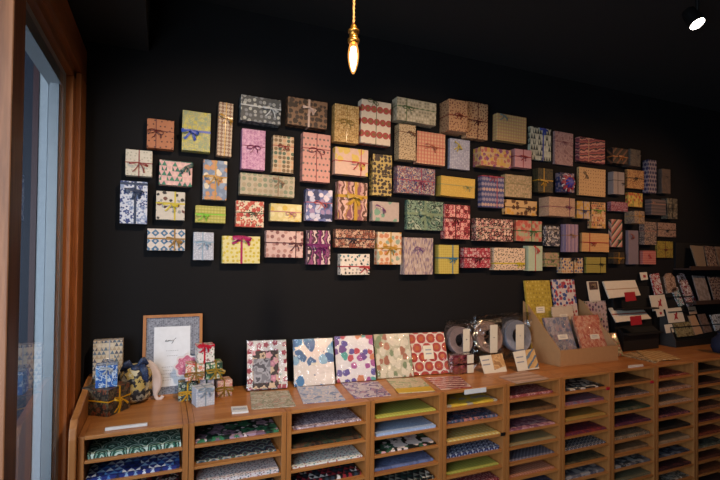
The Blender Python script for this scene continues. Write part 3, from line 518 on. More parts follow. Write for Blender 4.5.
# ------------------------------------------------------------------ things on the counter
def on_counter_gift(cx, cy, z, w, d, h, rz, mat, rib, label, group=None, cross=True):
    """cx, cy = centre of the front bottom edge"""
    n = Vector((math.sin(rz), -math.cos(rz), 0)); o = Vector((cx, cy, z))-n*d
    return gift(o, w, d, h, mat, rib, label, rz=rz, group=group, cross_top=cross)
def z_at(x, y, Y): return onY(x, y, Y).z
GC = 'small gifts stacked at the left end of the counter'
# dark box, a corner towards the camera; rotated 50 degrees
DK = P('flowers', '2a2622', ('7c3c24', '4c4438', '6c5c44'), 38, .4, .9, 0, .4)
hA = .108
cA = Vector((-.196, 2.09, ZT)); a53 = math.radians(53)
rd = Vector((math.cos(a53), math.sin(a53), 0)); ld = Vector((-math.sin(a53), math.cos(a53), 0))
mid = cA+ld*.128; o = gift(cA+rd*.061+ld*.128, .122, .128, hA, DK, None, 'dark rust and grey patterned box with yellow ribbon, bottom of the leftmost pile', rz=a53, group=GC)
mb = MB(); m = satin('d8a010'); e = .001
for z0 in (.056,):
    mb.box(-.061-e, .061+e, -.128-e, e, z0, z0+.005)
mb2 = MB().box(-.061-e, .061+e, -.128-e, e, .056, .061); mb2.box(-.0035, .0035, -.128-e*1.3, -.127, 0, hA+e); mb2.box(-.0035, .0035, -.128, 0, hA-.001, hA+e); mb2.box(-.0035, .0035, -.001, e, 0, hA)
rb = mb2.build('ribbon', m); rb.parent = o
mb = MB(); bow(mb, (0, -.130, .058), .042, .0055, .45, (-120, -100), 1.1); bb = mb.build('bow', m); bb.parent = o
# blue box on it
zb = ZT+hA+.001
pl, pr = onY(95.5, 375, 2.13), onY(117.5, 375, 2.13)
hB = z_at(106, 364, 2.13)-z_at(106, 384, 2.13)
on_counter_gift((pl.x+pr.x)/2, 2.13, zb, pr.x-pl.x, .07, .088, .06, P('noise', '1c50a8', ('2c64b4', 'b4c4d8', '1c4c9c', '4c88c8'), 45, .8, 0, .35), ('b4b8bc', .004, .5, None, (.5, .1, .02, .2)), 'bright blue and white swirly gift on top of the dark rust box', GC)
# tall beige box behind
pl, pr = onY(92.8, 360, 2.275), onY(122.6, 360, 2.275); zt_ = z_at(108, 340.5, 2.275)
on_counter_gift((pl.x+pr.x)/2, 2.275, ZT+.0005, pr.x-pl.x, .05, zt_-ZT, .0, P('tri', 'c8b494', ('4c4c5c', 'b09474', '5c6c7c', 'd0bca0'), 60), ('a8a8b0', .003, .55, None, (.55, .3, .018, .2)), 'tall beige gift with small grey figures, standing behind the blue one', GC)
# cloth bundle
root = empty('cloth_bundle', (-.105, 2.262, ZT)); tag(root, 'round bundle tied in black, cream and ochre leafy cloth with a navy knot', 'cloth bundle')
bm_ = MB(); prof = []
for k in range(15):
    t = k/14; a = PI*t; prof.append((max(.0006, .070*math.sin(a)**.72*(1+.08*math.sin(3*a))), .084-.084*math.cos(a)))
bm_.lathe([(r*(1+.0), z) for r, z in prof], (0, 0, 0), 28)
for v in bm_.v:
    an = math.atan2(v.y, v.x); v.x *= 1+.035*math.sin(5*an+v.z*20); v.y *= 1+.035*math.sin(5*an+v.z*20); v.z = max(v.z, .004) if v.z > .004 else v.z
o = bm_.build('bundle_body', P('flowers', '1e1c20', ('c8bc98', 'b0a484', 'b89c50', '8c8878', 'c0b490'), 26, .46, .9, 0, .7, cols2=('6c6458', '1e1c20')), smooth=True); o.parent = root
kn = MB()
def leaf(mb, pts, ws, wv=(0, -.3, 1)): mb.strip([Vector(p) for p in pts], ws, Vector(wv), .006)
leaf(kn, [(-.01, -.03, .155), (-.025, -.035, .172), (-.045, -.04, .168), (-.06, -.04, .15)], [.014, .024, .018, .003])
leaf(kn, [(.0, -.03, .152), (.022, -.05, .152), (.04, -.06, .13), (.05, -.065, .10)], [.014, .026, .022, .003], (.5, -.1, 1))
leaf(kn, [(.0, -.03, .152), (.02, -.03, .178), (.035, -.03, .182), (.05, -.03, .172)], [.012, .02, .02, .003])
kn.lathe([(.002, -.018), (.02, -.012), (.024, 0), (.02, .012), (.002, .018)], (0, -.03, .152), 14)
o = kn.build('cloth_knot', P('dots', '1c2c50', ('2c4474',), 90, .2), smooth=True); o.parent = root
# white long tailed ornament
root = empty('curled_ornament', (.0, 2.262, ZT))
def pY(x, y, Y=2.262): return onY(x, y, Y)
pts = [pY(141, 361), pY(147, 360.5), pY(153, 367), pY(156.5, 376), pY(157, 384), pY(155, 391), pY(157, 396.2), pY(161, 396.2), pY(163, 393)]
base = Vector((.0, 2.262, ZT)); mb = MB()
c2 = []
for i in range(len(pts)-1):
    for k in range(4): c2.append(pts[i].lerp(pts[i+1], k/4))
c2.append(pts[-1]); n = len(c2); rr = []
for i in range(n):
    t = i/(n-1); rr.append(.010+.016*math.sin(min(1, t/.62)*PI)**.7 if t < .62 else .0075+.0025*(1-t))
for _ in range(3): c2 = [c2[0]]+[(c2[i-1]+c2[i]*2+c2[i+1])/4 for i in range(1, n-1)]+[c2[-1]]; rr = [rr[0]]+[(rr[i-1]+rr[i]*2+rr[i+1])/4 for i in range(1, n-1)]+[rr[-1]]
dz = ZT+.009-min(p.z-r+.008 for p, r in zip(c2, rr))
mb.tube([p-base+Vector((0, 0, dz-.006)) for p in c2], rr, 12); mb.v = [Vector((v.x, v.y*.45, v.z)) for v in mb.v]
o = mb.build('ornament_body', solid('pinkish_white_glaze', 'dccac4', .45), smooth=True); o.parent = root
tag(root, 'pinkish white curved ornament with a curled foot, between cloth bundle and picture frame', 'ornament')
# pink scalloped cut-out
pc = onY(187, 366, 2.262); root = empty('scalloped_fan', (pc.x, 2.262, ZT)); hh = pc.z-ZT
def scallop(R, y, n=8, amp=.1): return [Vector((R*(1+amp*math.cos(n*a))*math.cos(a), y, hh+R*(1+amp*math.cos(n*a))*math.sin(a))) for a in [2*PI*k/96 for k in range(96)]]
Rf = .054
pb = MB().prism(scallop(Rf, 0), (0, .005, 0)); pb.box(-.012, .012, -.001, .005, .0, hh-Rf*.8); o = pb.build('white_edge', solid('white_card', 'dcd4d4', .6)); o.parent = root
pp = MB().prism(scallop(Rf*.84, -.0012), (0, .002, 0)); o = pp.build('patterned_face', P('rings', 'c4607c', ('dc98a8', 'b44c68'), 60, .4, .8)); o.parent = root
tag(root, 'pink scalloped fan shape with white edge standing behind the small gift pile', 'decoration')

# picture frame
fl, fr = onZ(144.5, 397.5), onZ(201.5, 393)
Yb = 2.285; X0 = onY(141.4, 395, Yb).x; X1 = onY(202.2, 392, Yb).x; lean = math.radians(9)
def solve_h(xp, yp, Yb, lean, zb=ZT):
    lo, hi = .02, 1.2
    for _ in range(40):
        h = (lo+hi)/2; q = Vector((onY(xp, yp, Yb).x, Yb+h*math.sin(lean), zb+h*math.cos(lean)))
        if proj(q)[1] > yp: lo = h
        else: hi = h
    return h
hF = solve_h(172, 314.5, Yb, lean); wF = X1-X0
root = empty('picture_frame', ((X0+X1)/2, Yb, ZT), rx=-lean)
tag(root, 'thin oak picture frame with grey mottled mount and white printed sheet, leaning on the wall', 'picture frame')
fwid = .013
def fp(n, mb, m, par=None, **k): o = mb.build(n, m, **k); o.parent = par or root; return o
mb = MB().box(-wF/2, -wF/2+fwid, 0, .018, 0, hF); mb.box(wF/2-fwid, wF/2, 0, .018, 0, hF); mb.box(-wF/2+fwid, wF/2-fwid, 0, .018, hF-fwid, hF); mb.box(-wF/2+fwid, wF/2-fwid, 0, .018, 0, fwid)
fp('frame_border', mb, OAKV)
mount = fp('mount', MB().box(-wF/2+fwid, wF/2-fwid, .008, .016, fwid, hF-fwid), P('dots', '787c8a', ('5c606c', '8c909c'), 110, .36, 1))
def fpx(x, y): q = onP(x, y, Yb, ZT, Yb+math.sin(lean), ZT+math.cos(lean)); return (q.x-(X0+X1)/2, (q-Vector((q.x, Yb, ZT))).length)
a, b = fpx(154.3, 327.3), fpx(190, 384.5)
fp('white_sheet', MB().box(a[0], b[0], .006, .0085, b[1], a[1]), solid('white_paper', 'e2e4ea', .6))
ink = solid('black_ink', '1c1c20', .6); inkg = solid('grey_ink', '8c8c94', .7)
# handwriting 'any'
def stroke(pp, r=.0011):
    mb = MB(); mb.tube([Vector((x, .0052, z)) for x, z in pp], r, 6); return mb
cx0, cz0 = fpx(165.3, 341.5); sc_ = .0054
def SP(l): return [(cx0+x*sc_*1.05, cz0+z*sc_) for x, z in l]
wr = MB()
for st in ([(1.4, .9), (.6, 1.2), (0, .5), (.3, -.2), (1.0, 0), (1.4, .9), (1.4, 0), (1.7, -.2), (2.2, .5), (2.4, 1), (2.45, -.2)], [(2.45, -.2), (2.9, .8), (3.3, .9), (3.4, -.1), (3.8, .8), (4.3, .9), (4.4, -.1), (4.8, .2)],
           [(5.1, 1), (5.1, .3), (5.6, 0), (6.4, .9), (8.3, 2.7)], [(6.4, .9), (6.0, -.4), (5.4, -1.5), (4.8, -2.1)]):
    wr.tube([Vector((x,   .0052, z)) for x, z in SP(st)], .0009, 6)
fp('handwritten_word', wr, ink)
mb = MB()
def dash(x0, x1, y, h=.0016):
    p0, p1 = fpx(x0, y), fpx(x1, y); n = max(2, int((p1[0]-p0[0])/.009))
    for k in range(n): w = (p1[0]-p0[0])/n; mb.box(p0[0]+k*w, p0[0]+k*w+w*.7, .0054, .0062, p0[1]-h/2, p0[1]+h/2)
for x0, x1, y in ((166, 179, 351), (167, 178, 356), (162, 182, 367.5), (163, 181, 371), (161, 183, 374.5), (163, 180, 378), (158, 172, 381)): dash(x0, x1, y)
fp('printed_lines', mb, inkg)

# pile of little gifts right of the frame
def cube_px(xl, xr, yt, ybm, Y, z, rz, mat, rib, label, d=None, cross=True):
    ym = (yt+ybm)/2; a, b = onY(xl, ym, Y), onY(xr, ym, Y); h = z_at((xl+xr)/2, yt, Y)-z_at((xl+xr)/2, ybm, Y); w = b.x-a.x
    o = on_counter_gift((a.x+b.x)/2, Y, z, w, d or w*.9, h, rz, mat, rib, label, 'pile of small gifts beside the picture frame', cross)
    return z+h+.0012
z1 = cube_px(178.5, 196.5, 381.5, 399.5, 2.20, ZT+.0005, 0, P('flowers', '1c2420', ('54745c', 'a8b0a4', '3c5060'), 60, .4), ('c8981c', .0045, .5, .55, (.5, .5, .034, .1)), 'small black and green floral gift with mustard bow, bottom left of the pile', .07)
z2 = cube_px(199, 214, 377, 396, 2.205, ZT+.0005, 0, P('dots', 'a8a4b4', ('c0bcc8',), 90, .3), ('2c4038', .006, .5, None, None), 'lilac grey gift with dark green ribbon, behind the front silver one', .07)
cube_px(217.5, 232.5, 377.5, 393.7, 2.20, ZT+.0005, .12, P('flowers', 'd8b8a8', ('c87c70', 'c4988c'), 50, .35), ('8c6c1c', .005, .45, .45, (.45, .42, .036, .1)), 'small peach gift with olive gold bow, bottom right of the pile', .07)
zz = max(z1, z2)
z3 = cube_px(185.5, 204.5, 364.5, 381.5, 2.195, zz, -.04, P('flowers', 'dcc8bc', ('c83c34', 'd8785c', '7c946c'), 44, .4), ('8c6420', .006, .55, .55, (.45, .55, .036, .1)), 'cream and red floral gift with bronze bow, left of the upper pair', .075)
z4 = cube_px(206, 222.5, 363.5, 379.8, 2.195, zz, .05, P('flowers', '2c5038', ('d8cbb4', '5c8c5c', '1c3c28'), 40, .45), ('9c7c24', .006, .6, .45, (.6, .42, .036, .1)), 'small green leafy gift with olive gold ribbon, right of the upper pair', .075)
cube_px(197.3, 214.5, 347.3, 364.5, 2.195, max(z3, z4), .08, P('flowers', 'dcd4cc', ('a86070', '6c8464', 'dcd4cc'), 40, .26, .9), ('c01030', .0065, .42, .04, (.42, -.02, .026, .1)), 'small white gift with bright red ribbon on top of the pile by the frame', .07)
# silver gift in front
cs = onZ(206, 406.2); on_counter_gift(cs.x-.002, cs.y-.0, ZT+.0005, .078, .07, .078, .22, P('dots', 'b8bcc8', ('c8ccd4',), 100, .3), ('8c9cac', .005, .5, None, (.5, .02, .03, .1)), 'small silver white gift with grey ribbon standing in front of the pile', None)

# small cards and labels on the counter
WC = solid('white_card', 'dcdcdc', .5)
def flat(px, mat, name, label, cat, th=.003, z=ZT, group=None, rndm=None):
    ps = [onZ(x, y, z) for x, y in px]; c = sum(ps, Vector())/len(ps); c.z = z+.0004
    e = (ps[1]-ps[0]).normalized(); an = math.atan2(e.y, e.x); Ri = Matrix.Rotation(-an, 3, 'Z')
    o = MB().prism([Ri @ Vector((p.x-c.x, p.y-c.y, 0)) for p in ps], (0, 0, th)).build(name, mat, bevel=min(.0008, th/4)); o.location = c; o.rotation_euler = (0, 0, an)
    return tag(o, label, cat, group)
def rail(xl, xr, y, h, label, name='label_strip'):
    a, b = onZ(xl, y), onZ(xr, y); Y = DF+.03
    a = onY(xl, y, Y); b = onY(xr, y, Y); o = MB().prism([(-(b.x-a.x)/2, 0, 0), ((b.x-a.x)/2, 0, 0), ((b.x-a.x)/2, .012, 0), ((b.x-a.x)/2, .004, h), (-(b.x-a.x)/2, .004, h), (-(b.x-a.x)/2, .012, 0)][:3]+[(-(b.x-a.x)/2, .012, 0)], (0, 0, h)).build(name, WC, bevel=.0006)
    o.location = ((a.x+b.x)/2, Y, ZT+.0005); return tag(o, label, 'label holder')
rail(105, 147.3, 428, .010, 'long white label strip lying on the first counter unit from the left')
o = flat([(232, 414.5), (248.5, 413), (247, 407.5), (231, 408.5)], WC, 'price_card', 'small white price card on the second counter unit', 'price card', .008)
mb = MB()
for k in range(4): mb.box(-.028, .028, -.012+k*.007, -.0095+k*.007, .008, .0086)
b = mb.build('printed_lines', inkg); b.parent = o
qa, qb, qc = onY(464.6, 391.5, DF-.004), onY(486.3, 389.3, DF-.004), onY(475, 393.4, DF-.004); zq = onY(475, 388.6, DF-.004).z
o = MB().box(-(qb.x-qa.x)/2, (qb.x-qa.x)/2, 0, .003, 0, zq-qc.z).build('label_strip', WC, bevel=.0005); o.location = ((qa.x+qb.x)/2, DF-.0042, qc.z); tag(o, 'white price strip on the front edge of the fifth shelf unit', 'label holder')
o = flat([(628, 368.3), (643.5, 366.3), (643, 364.6), (628, 366)], WC, 'price_card', 'thin white price card near the front edge of the eighth shelf unit', 'price card', .004)

# leaning packs of paper in clear film
FILM = clear('clear_film', (.97, .97, .97), 1.45, .08, .06)
LG = 'patterned paper packs standing along the counter'
def pack(xl, xr, yb, yt, Yb, mat, label, lean_deg=19, zb=ZT, th=.012, name='paper_pack', cat='paper pack', group=LG, film=True, rz=-.12, lab=None, strut=True, top=False):
    lean = math.radians(lean_deg); X0, X1 = onY(xl, yb, Yb).x, onY(xr, yb, Yb).x; h = solve_h((xl+xr)/2, yt, Yb, lean, zb)
    if top: X0, X1 = (onY(q, yt, Yb+h*math.sin(lean)).x for q in (xl, xr))
    w = X1-X0
    root = MB().box(-w/2, w/2, 0, th, 0, h).build(name, mat, bevel=.0012); root.location = ((X0+X1)/2, Yb, zb+.001+th*math.sin(lean)); root.rotation_euler = (-lean, 0, rz)
    tag(root, label, cat, group)
    if film:
        f = MB().box(-w/2-.003, w/2+.003, -.0022, -.001, -.0, h+.004); f.box(w/2+.0012, w/2+.003, -.0022, th, 0, h+.004); f.box(-w/2-.003, -w/2-.0012, -.0022, th, 0, h+.004)
        o = f.build('clear_film', FILM); o.parent = root
    if strut:
        s = MB().prism([(-.02, th, h*.62), (.02, th, h*.62), (.02, th+h*.62*math.tan(lean)+.02, .0), (-.02, th+h*.62*math.tan(lean)+.02, .0)], (0, .003, .0)); 
        # support card reaches back down to the counter
        sb = Vector((0, h*.62*math.sin(lean)*0, 0))
        y2 = .02; R_ = Matrix.Rotation(lean, 3, 'X')
        wp = [R_ @ Vector((-.02, h*.62*math.sin(lean)+.022+th, .0005)), R_ @ Vector((.02, h*.62*math.sin(lean)+.022+th, .0005))]
        s = MB().prism([(-.02, th, h*.6), (.02, th, h*.6), wp[1], wp[0]], (0, .002, 0)); o = s.build('support_card', solid('grey_board', '6c665e', .8)); o.parent = root
    if lab:
        x, z, lw, lh = lab; o = MB().box(w*x-lw/2, w*x+lw/2, -.0032, -.0022, h*z-lh/2, h*z+lh/2).build('label', solid('cream_label', 'd8cdb8', .6)); o.parent = root
        l = MB()
        for k in range(2): l.box(w*x-lw*.3, w*x+lw*.3, -.0036, -.0031, h*z-lh*.15+k*lh*.28, h*z-lh*.05+k*lh*.28)
        o2 = l.build('printed_lines', inkg); o2.parent = o
    return root, w, h
r1, w1, h1 = pack(247.5, 286.8, 391, 342, 2.225, P('flowers', 'd8d0cc', ('a83044', 'b8586c', 'a83044'), 24, .3, .4, cols2=('d8d0cc', 'd8d0cc', '9cb0a4', 'd8d0cc')), 'white paper pack with red blossoms around a dark floral panel, leftmost of the standing packs', th=.02)
o = MB().box(-w1*.37, w1*.28, -.008, -.0012, .004, h1*.78).build('dark_floral_panel', P('flowers', '2c1c1c', ('d08c94', 'c0a080', 'b46c84'), 26, .42, .8, cols2=('2c1c1c', '4c3430', '2c1c1c'))); o.parent = r1
o = MB().box(-w1*.35, w1*.08, -.0095, -.0085, .03, h1*.62).build('grey_sleeve', P('noise', '7c7880', ('a09ca4', '5c5860'), 30, coat=1, rough=.2)); o.parent = r1
pack(295, 334.5, 386.5, 339.8, 2.215, P('blobs', 'dcd0c8', ('3c7cb4', 'dcd0c8', '2c5c94', 'dcd0c8', '7ca8c4', 'dcd0c8'), 21, .62, .9, cols2=('dcd0c8', '3c4c78', 'dcd0c8', 'dcd0c8')), 'white paper pack printed with blue birds', lab=(0, .45, .03, .012))
pack(337.8, 375.3, 382.5, 336.8, 2.21, P('blobs', 'dcd4d8', ('6c3c8c', 'c03c50', '4ca49c', 'dcd4d8', '5c4c9c', 'd07c54', 'a84c94', 'dcd4d8'), 27, .52, .7), 'white paper pack with purple, red and teal pebble shapes')
pack(378.5, 412.8, 378.5, 334.8, 2.205, P('blobs', 'bcb498', ('d8ccb4', 'a8644c', 'd8ccb4', '7c8c64', 'd8ccb4'), 26, .55, .9, sx=1.4, rot=.6), 'pale green paper pack with cream flowers and brown twigs')
r5, w5, h5 = pack(414.8, 448.3, 375, 333.5, 2.195, P('ovals', 'dcccc0', ('b42424', 'b83430'), 17, .46, sy=1.15, cols2=('c85c28',)), 'cream paper pack with red and orange discs, rightmost of the standing packs', lab=(-.02, .52, .06, .075))
FG = 'flat sheets in clear sleeves in front of the standing packs'
flat([(251.5, 410), (296, 406.7), (288.5, 391), (250, 392.5)], P('noise', 'a09880', ('b8b0a0', '7c8468', 'b08c7c'), 34, .6, 1, .25), 'paper_sleeve', 'greyish green flowery flat sleeve in front of the dark floral pack', 'flat paper sleeve', .004, group=FG)
flat([(303.5, 404.3), (345.5, 400.5), (334, 386), (296.5, 387.7)], P('noise', 'b8b4bc', ('8c9cc0', 'c8bcc0', '5c78a8'), 18, .6, 1, .25), 'paper_sleeve', 'white and blue flat sleeve in front of the blue bird pack', 'flat paper sleeve', .004, group=FG)
flat([(355, 399), (391, 395.8), (377.5, 382), (341, 383.7)], P('noise', 'b8a8b4', ('c4b8bc', '5c4c84', 'a87c94'), 24, .6, 1, .25), 'paper_sleeve', 'lilac flat sleeve with purple edge in front of the pebble pack', 'flat paper sleeve', .004, group=FG)
o = flat([(399, 394), (434.7, 391.5), (420.5, 378), (386, 379.7)], P('noise', 'b8a488', ('c8b894', '8c9c70'), 24, .6, 1, .25), 'paper_sleeve', 'cream flat sleeve with a yellow front strip', 'flat paper sleeve', .004, group=FG)
def strip_on(px, mat, nm, par, z0, th=.0012):
    ps = [onZ(x, y) for x, y in px]; Mi = (Matrix.Translation(par.location) @ Matrix.Rotation(par.rotation_euler.z, 4, 'Z')).inverted()
    b = MB().prism([Vector(((Mi @ p).x, (Mi @ p).y, z0)) for p in ps], (0, 0, th)).build(nm, mat); b.parent = par; return b
strip_on([(398.5, 394), (434.7, 391.5), (430.3, 387.3), (394.5, 389.8)], solid('yellow_paper', 'd0a828', .5), 'yellow_strip', o, .0042)
flat([(441, 390), (472, 387.5), (459, 376.3), (425, 378)], P('stripe', 'd0b8a8', ('a42c34', 'd0b8a8', '9c2430'), 14, rot=1.7, warp=.5, coat=1, rough=.25), 'paper_sleeve', 'red and white striped flat sleeve in front of the red disc pack', 'flat paper sleeve', .003, group=FG)
flat([(517, 383.8), (549.5, 379), (524, 370.5), (499, 377.3)], P('stripe', 'b48c74', ('9c7460', 'c09c88'), 18, rot=1.6, warp=.3), 'paper_sleeve', 'dull pink striped flat sleeve before the cellophane packs', 'flat paper sleeve', .003, group=FG)

# cellophane packs of ribbon rolls with paper bands
CEL = clear('crinkled_cellophane', (.96, .96, .96), 1.5, .16, .3)
RG = 'cellophane packs of rolls on the counter'
def roll_pack(xc, yc, rpx, Y, cols, label, bandpx, small=None):
    c = onY(xc, yc, Y); s = (onY(xc+10, yc, Y)-c).x/10; R = rpx*s; root = empty('roll_pack', (c.x, Y, ZT)); tag(root, label, 'roll pack', RG)
    def put(n, mb, m, par=None, sm=False): o = mb.build(n, m, smooth=sm); o.parent = par or root; return o
    hz = c.z-ZT; MX = Matrix.Rotation(PI/2-.22, 4, 'X')
    for q in range(2):
        t = MB().lathe([(R*.45, -.011), (R*.9, -.011), (R*.93, 0), (R*.9, .011), (R*.45, .011), (R*.4, 0)], (0, .012+.026*q, hz), 30, MX); t.f = t.f[2:]
        n_ = 6
        for k in range(30): t.f.append((5*30+k, 5*30+(k+1) % 30, (k+1) % 30, k))
        put('roll', t, P('stripe', cols[0], cols[1:], 160), sm=False)
    b0, b1 = onY(bandpx[0], yc, Y-.02), onY(bandpx[2], yc, Y-.02); zt_, zb_ = onY(xc, bandpx[1], Y-.02).z-ZT, onY(xc, bandpx[3], Y-.02).z-ZT
    bd = put('paper_band', MB().box(b0.x-c.x, b1.x-c.x, -.022, -.020, zb_, zt_), solid('cream_label', 'd8cdb8', .6))
    put('band_print', MB().lathe([(.0005, -.002), (.005, 0), (.0005, .002)], ((b0.x+b1.x)/2-c.x, -.0235, (zt_*.55+zb_*.45)), 8), solid('purple_print', cols[1], .5), bd)
    # crinkled bag
    rnd = random.Random(int(xc)); bag = MB(); nu, nv = 18, 12; vs = []
    for j in range(nv+1):
        z = j/nv*(hz+R*1.35)
        ww = R*1.12*(1-.15*math.sin(j*1.3)**2)
        for k in range(nu):
            a = 2*PI*k/nu; q = rnd.uniform(.86, 1.12); yy = .036*math.sin(a)*(1 if j < nv-1 else .25)*q
            vs.append(Vector((ww*math.cos(a)*q, .022+yy, z*1.0)))
    fs = [(j*nu+k, j*nu+(k+1) % nu, (j+1)*nu+(k+1) % nu, (j+1)*nu+k) for j in range(nv) for k in range(nu)]
    bag.add(vs, fs); put('cellophane_bag', bag, CEL)
    return c, s
c1, s1 = roll_pack(461.5, 341, 12.5, 2.235, ('8c7478', '3c2428', 'b09c98'), 'cellophane pack of mauve rolls with white band, left of the three roll packs', (463, 329.5, 469.5, 352))
c2_, s2 = roll_pack(490.5, 337.5, 13.5, 2.235, ('8c6c60', '4c2c24', 'a88c7c'), 'cellophane pack of brown rolls with white band, middle of the three roll packs', (490, 325, 497.3, 353))
c3_, s3 = roll_pack(519, 336.5, 13.5, 2.235, ('6c7c94', '4c4c60', 'a8a4a8'), 'cellophane pack of blue grey rolls with white band, beside the cardboard box', (515.8, 324.5, 523.8, 349.5))
# two small dark red packs, one on the other, before the mauve rolls
zc_ = ZT+.0008
for q, (yt, yb_, lb) in enumerate(((362, 371.5, 'low pack of dark red rolls, lower of two before the mauve roll pack'), (351.5, 361.5, 'low pack of dark red rolls, upper of two before the mauve roll pack'))):
    a, b = onY(452.5, yt, 2.15), onY(473.5, yt, 2.15); h = z_at(463, yt, 2.15)-z_at(463, yb_, 2.15); w = b.x-a.x
    root = empty('small_roll_pack', ((a.x+b.x)/2, 2.15, zc_)); tag(root, lb, 'roll pack', RG)
    rl = MB()
    for k in range(3): rl = MB().lathe([(h*.2, 0), (h*.45, 0), (h*.48, .015), (h*.45, .03), (h*.2, .03)], (-w*.32+k*w*.28, .0, h*.5), 16, Matrix.Rotation(PI/2, 4, 'X')); oo = rl.build('roll', P('rings', '7c1c34', ('a84c60', '4c1024'), 50, .4)); oo.parent = root; oo.location = (0, .03, 0)
    oo = MB().box(w*.18, w*.48, -.006, -.004, h*.08, h*.92).build('paper_band', solid('cream_label', 'd8cdb8', .6)); oo.parent = root
    oo = MB().box(-w*.5, w*.5, -.004, .04, 0, h*.98).build('clear_wrap', CEL); oo.parent = root
    zc_ += h+.001
# tilted instruction cards
def card(px, Y0, Y1, z0, z1, mat, name, label, cat, group=None, th=.003, parts=()):
    """thin card whose corners tl tr br bl lie on the plane leaning from (Y0,z0) to (Y1,z1)"""
    ps = [onP(x, y, Y0, z0, Y1, z1) for x, y in px]; ang = math.atan2(Y1-Y0, z1-z0); c = (ps[2]+ps[3])/2
    Mi = (Matrix.Translation(c) @ Matrix.Rotation(-ang, 4, 'X')).inverted()
    o = MB().prism([Vector(((Mi @ p).x, 0, (Mi @ p).z)) for p in ps], (0, th, 0)).build(name, mat, bevel=.0005); o.location = c; o.rotation_euler = (-ang, 0, 0)
    tag(o, label, cat, group)
    for k, (nm, ppx, m2) in enumerate(parts):
        q = [Mi @ onP(x, y, Y0, z0, Y1, z1) for x, y in ppx]
        b = MB().prism([Vector((v.x, -.0012, v.z)) for v in q], (0, .0015, 0)).build(nm, m2); b.parent = o
    return o
CC = solid('cream_card', 'd8ccb8', .6)
KR = P('noise', 'b8844c', ('c89c64', '9c6c3c'), 26)
card([(479.5, 356.3), (502, 353.3), (507.3, 372), (484.5, 374)], 2.115, 2.15, ZT+.002, ZT+.09, CC, 'instruction_card', 'tilted white and brown instruction card before the middle roll pack', 'card', 'instruction cards before the roll packs', parts=(('photo_panel', [(491, 354.8), (502, 353.3), (505.5, 366), (494.5, 370)], KR), ('text_lines', [(482, 360), (489, 359), (489.3, 360.2), (482.3, 361.2)], inkg), ('text_lines', [(483, 364.5), (490, 363.5), (490.3, 364.7), (483.3, 365.7)], inkg)))
card([(513, 352), (534, 348.5), (539.5, 368.5), (518, 371.3)], 2.075, 2.11, ZT+.002, ZT+.09, CC, 'instruction_card', 'tilted white and tan instruction card before the blue grey roll pack', 'card', 'instruction cards before the roll packs', parts=(('photo_panel', [(525, 350), (534, 348.5), (539, 367), (528, 368.8)], P('stripe', 'c89c5c', ('54687c', 'c09050'), 26, rot=.9, warp=.5)), ('text_lines', [(516, 357), (523, 356), (523.3, 357.2), (516.3, 358.2)], inkg), ('text_lines', [(517, 362), (524, 361), (524.3, 362.2), (517.3, 363.2)], inkg)))

# cardboard tray
CB = solid('kraft_cardboard', 'a87c50', .75, bump=.05)
bx0, bx1, bY0, bY1 = 2.2, 2.694, 2.086, 2.345
hfr = z_at(560.5, 350.6, bY0)-ZT; hbk = z_at(523.6, 301, bY1)-ZT
SKEW = .2; root = empty('cardboard_box', ((bx0+bx1)/2, bY0, ZT+.0005)); tag(root, 'open brown cardboard display box with sloping sides holding paper packs', 'cardboard box')
hw = (bx1-bx0)/2; dd = bY1-bY0
def cbp(n, mb):
    mb.v = [Vector((v.x-SKEW*v.y, v.y, v.z)) for v in mb.v]; o = mb.build(n, CB); o.parent = root
cbp('front_panel', MB().box(-hw, hw, 0, .004, 0, hfr)); cbp('back_panel', MB().box(-hw+.004, hw-.004, dd-.004, dd, 0, hfr+.02)); cbp('bottom_panel', MB().box(-hw+.004, hw-.004, .004, dd-.004, 0, .003))
for s_ in (-1, 1):
    x = -hw if s_ < 0 else hw-.004
    cbp('side_panel', MB().prism([(x, .004, 0), (x, dd, 0), (x, dd, hbk), (x, dd-.03, hbk-.015), (x, .004, hfr)], (.004, 0, 0)))
# filler shelf inside, then the packs
z0 = ZT+.0045; BG = 'paper packs in the cardboard display box'
def bpack(xl, xr, yt, Y, zb, mat, label, lean=14, lab=(0, .45, .055, .03), th=.016):
    yb = proj(Vector((onY((xl+xr)/2, yt, Y).x, Y, zb)))[1]
    return pack(xl, xr, yb, yt, Y, mat, label, lean, zb, th, group=BG, rz=0, lab=lab, strut=False, top=True)
bpack(524.3, 549.5, 281, 2.262, z0, P('dots', 'c4a42c', ('d8bc50', 'a88c24'), 40, .28, 0, 1), 'yellow patterned paper pack at the back left of the cardboard box', 8.5, (0, .62, .07, .04), .012)
bpack(551.7, 574, 280, 2.262, z0, P('blobs', 'd8c8c0', ('c02c38', '2c3c8c', 'b83c4c', 'd8c8c0', '3c5ca0'), 38, .46, .7), 'white paper pack with red and blue spots at the back of the cardboard box', 8.5, (0, .6, .06, .035), .012)
bpack(551.5, 572.5, 307, 2.22, z0, solid('cream_card', 'd8c4ac', .6), 'plain cream card in the cardboard box before the spotted pack', 9, (0, .82, .07, .02), .006)
bpack(543.5, 568, 319, 2.125, z0, P('flowers', '8c8488', ('a89ca0', '5c6484', '9c7c84'), 34, .45, .9), 'grey lilac floral paper pack at the front left of the cardboard box', 20, (.05, .55, .08, .03))
bpack(573, 598, 317, 2.125, z0, P('flowers', 'cc7454', ('d89878', 'b84c3c', 'd8a88c'), 44, .42, .9), 'coral orange floral paper pack at the front right of the cardboard box', 20, (.1, .5, .08, .03))

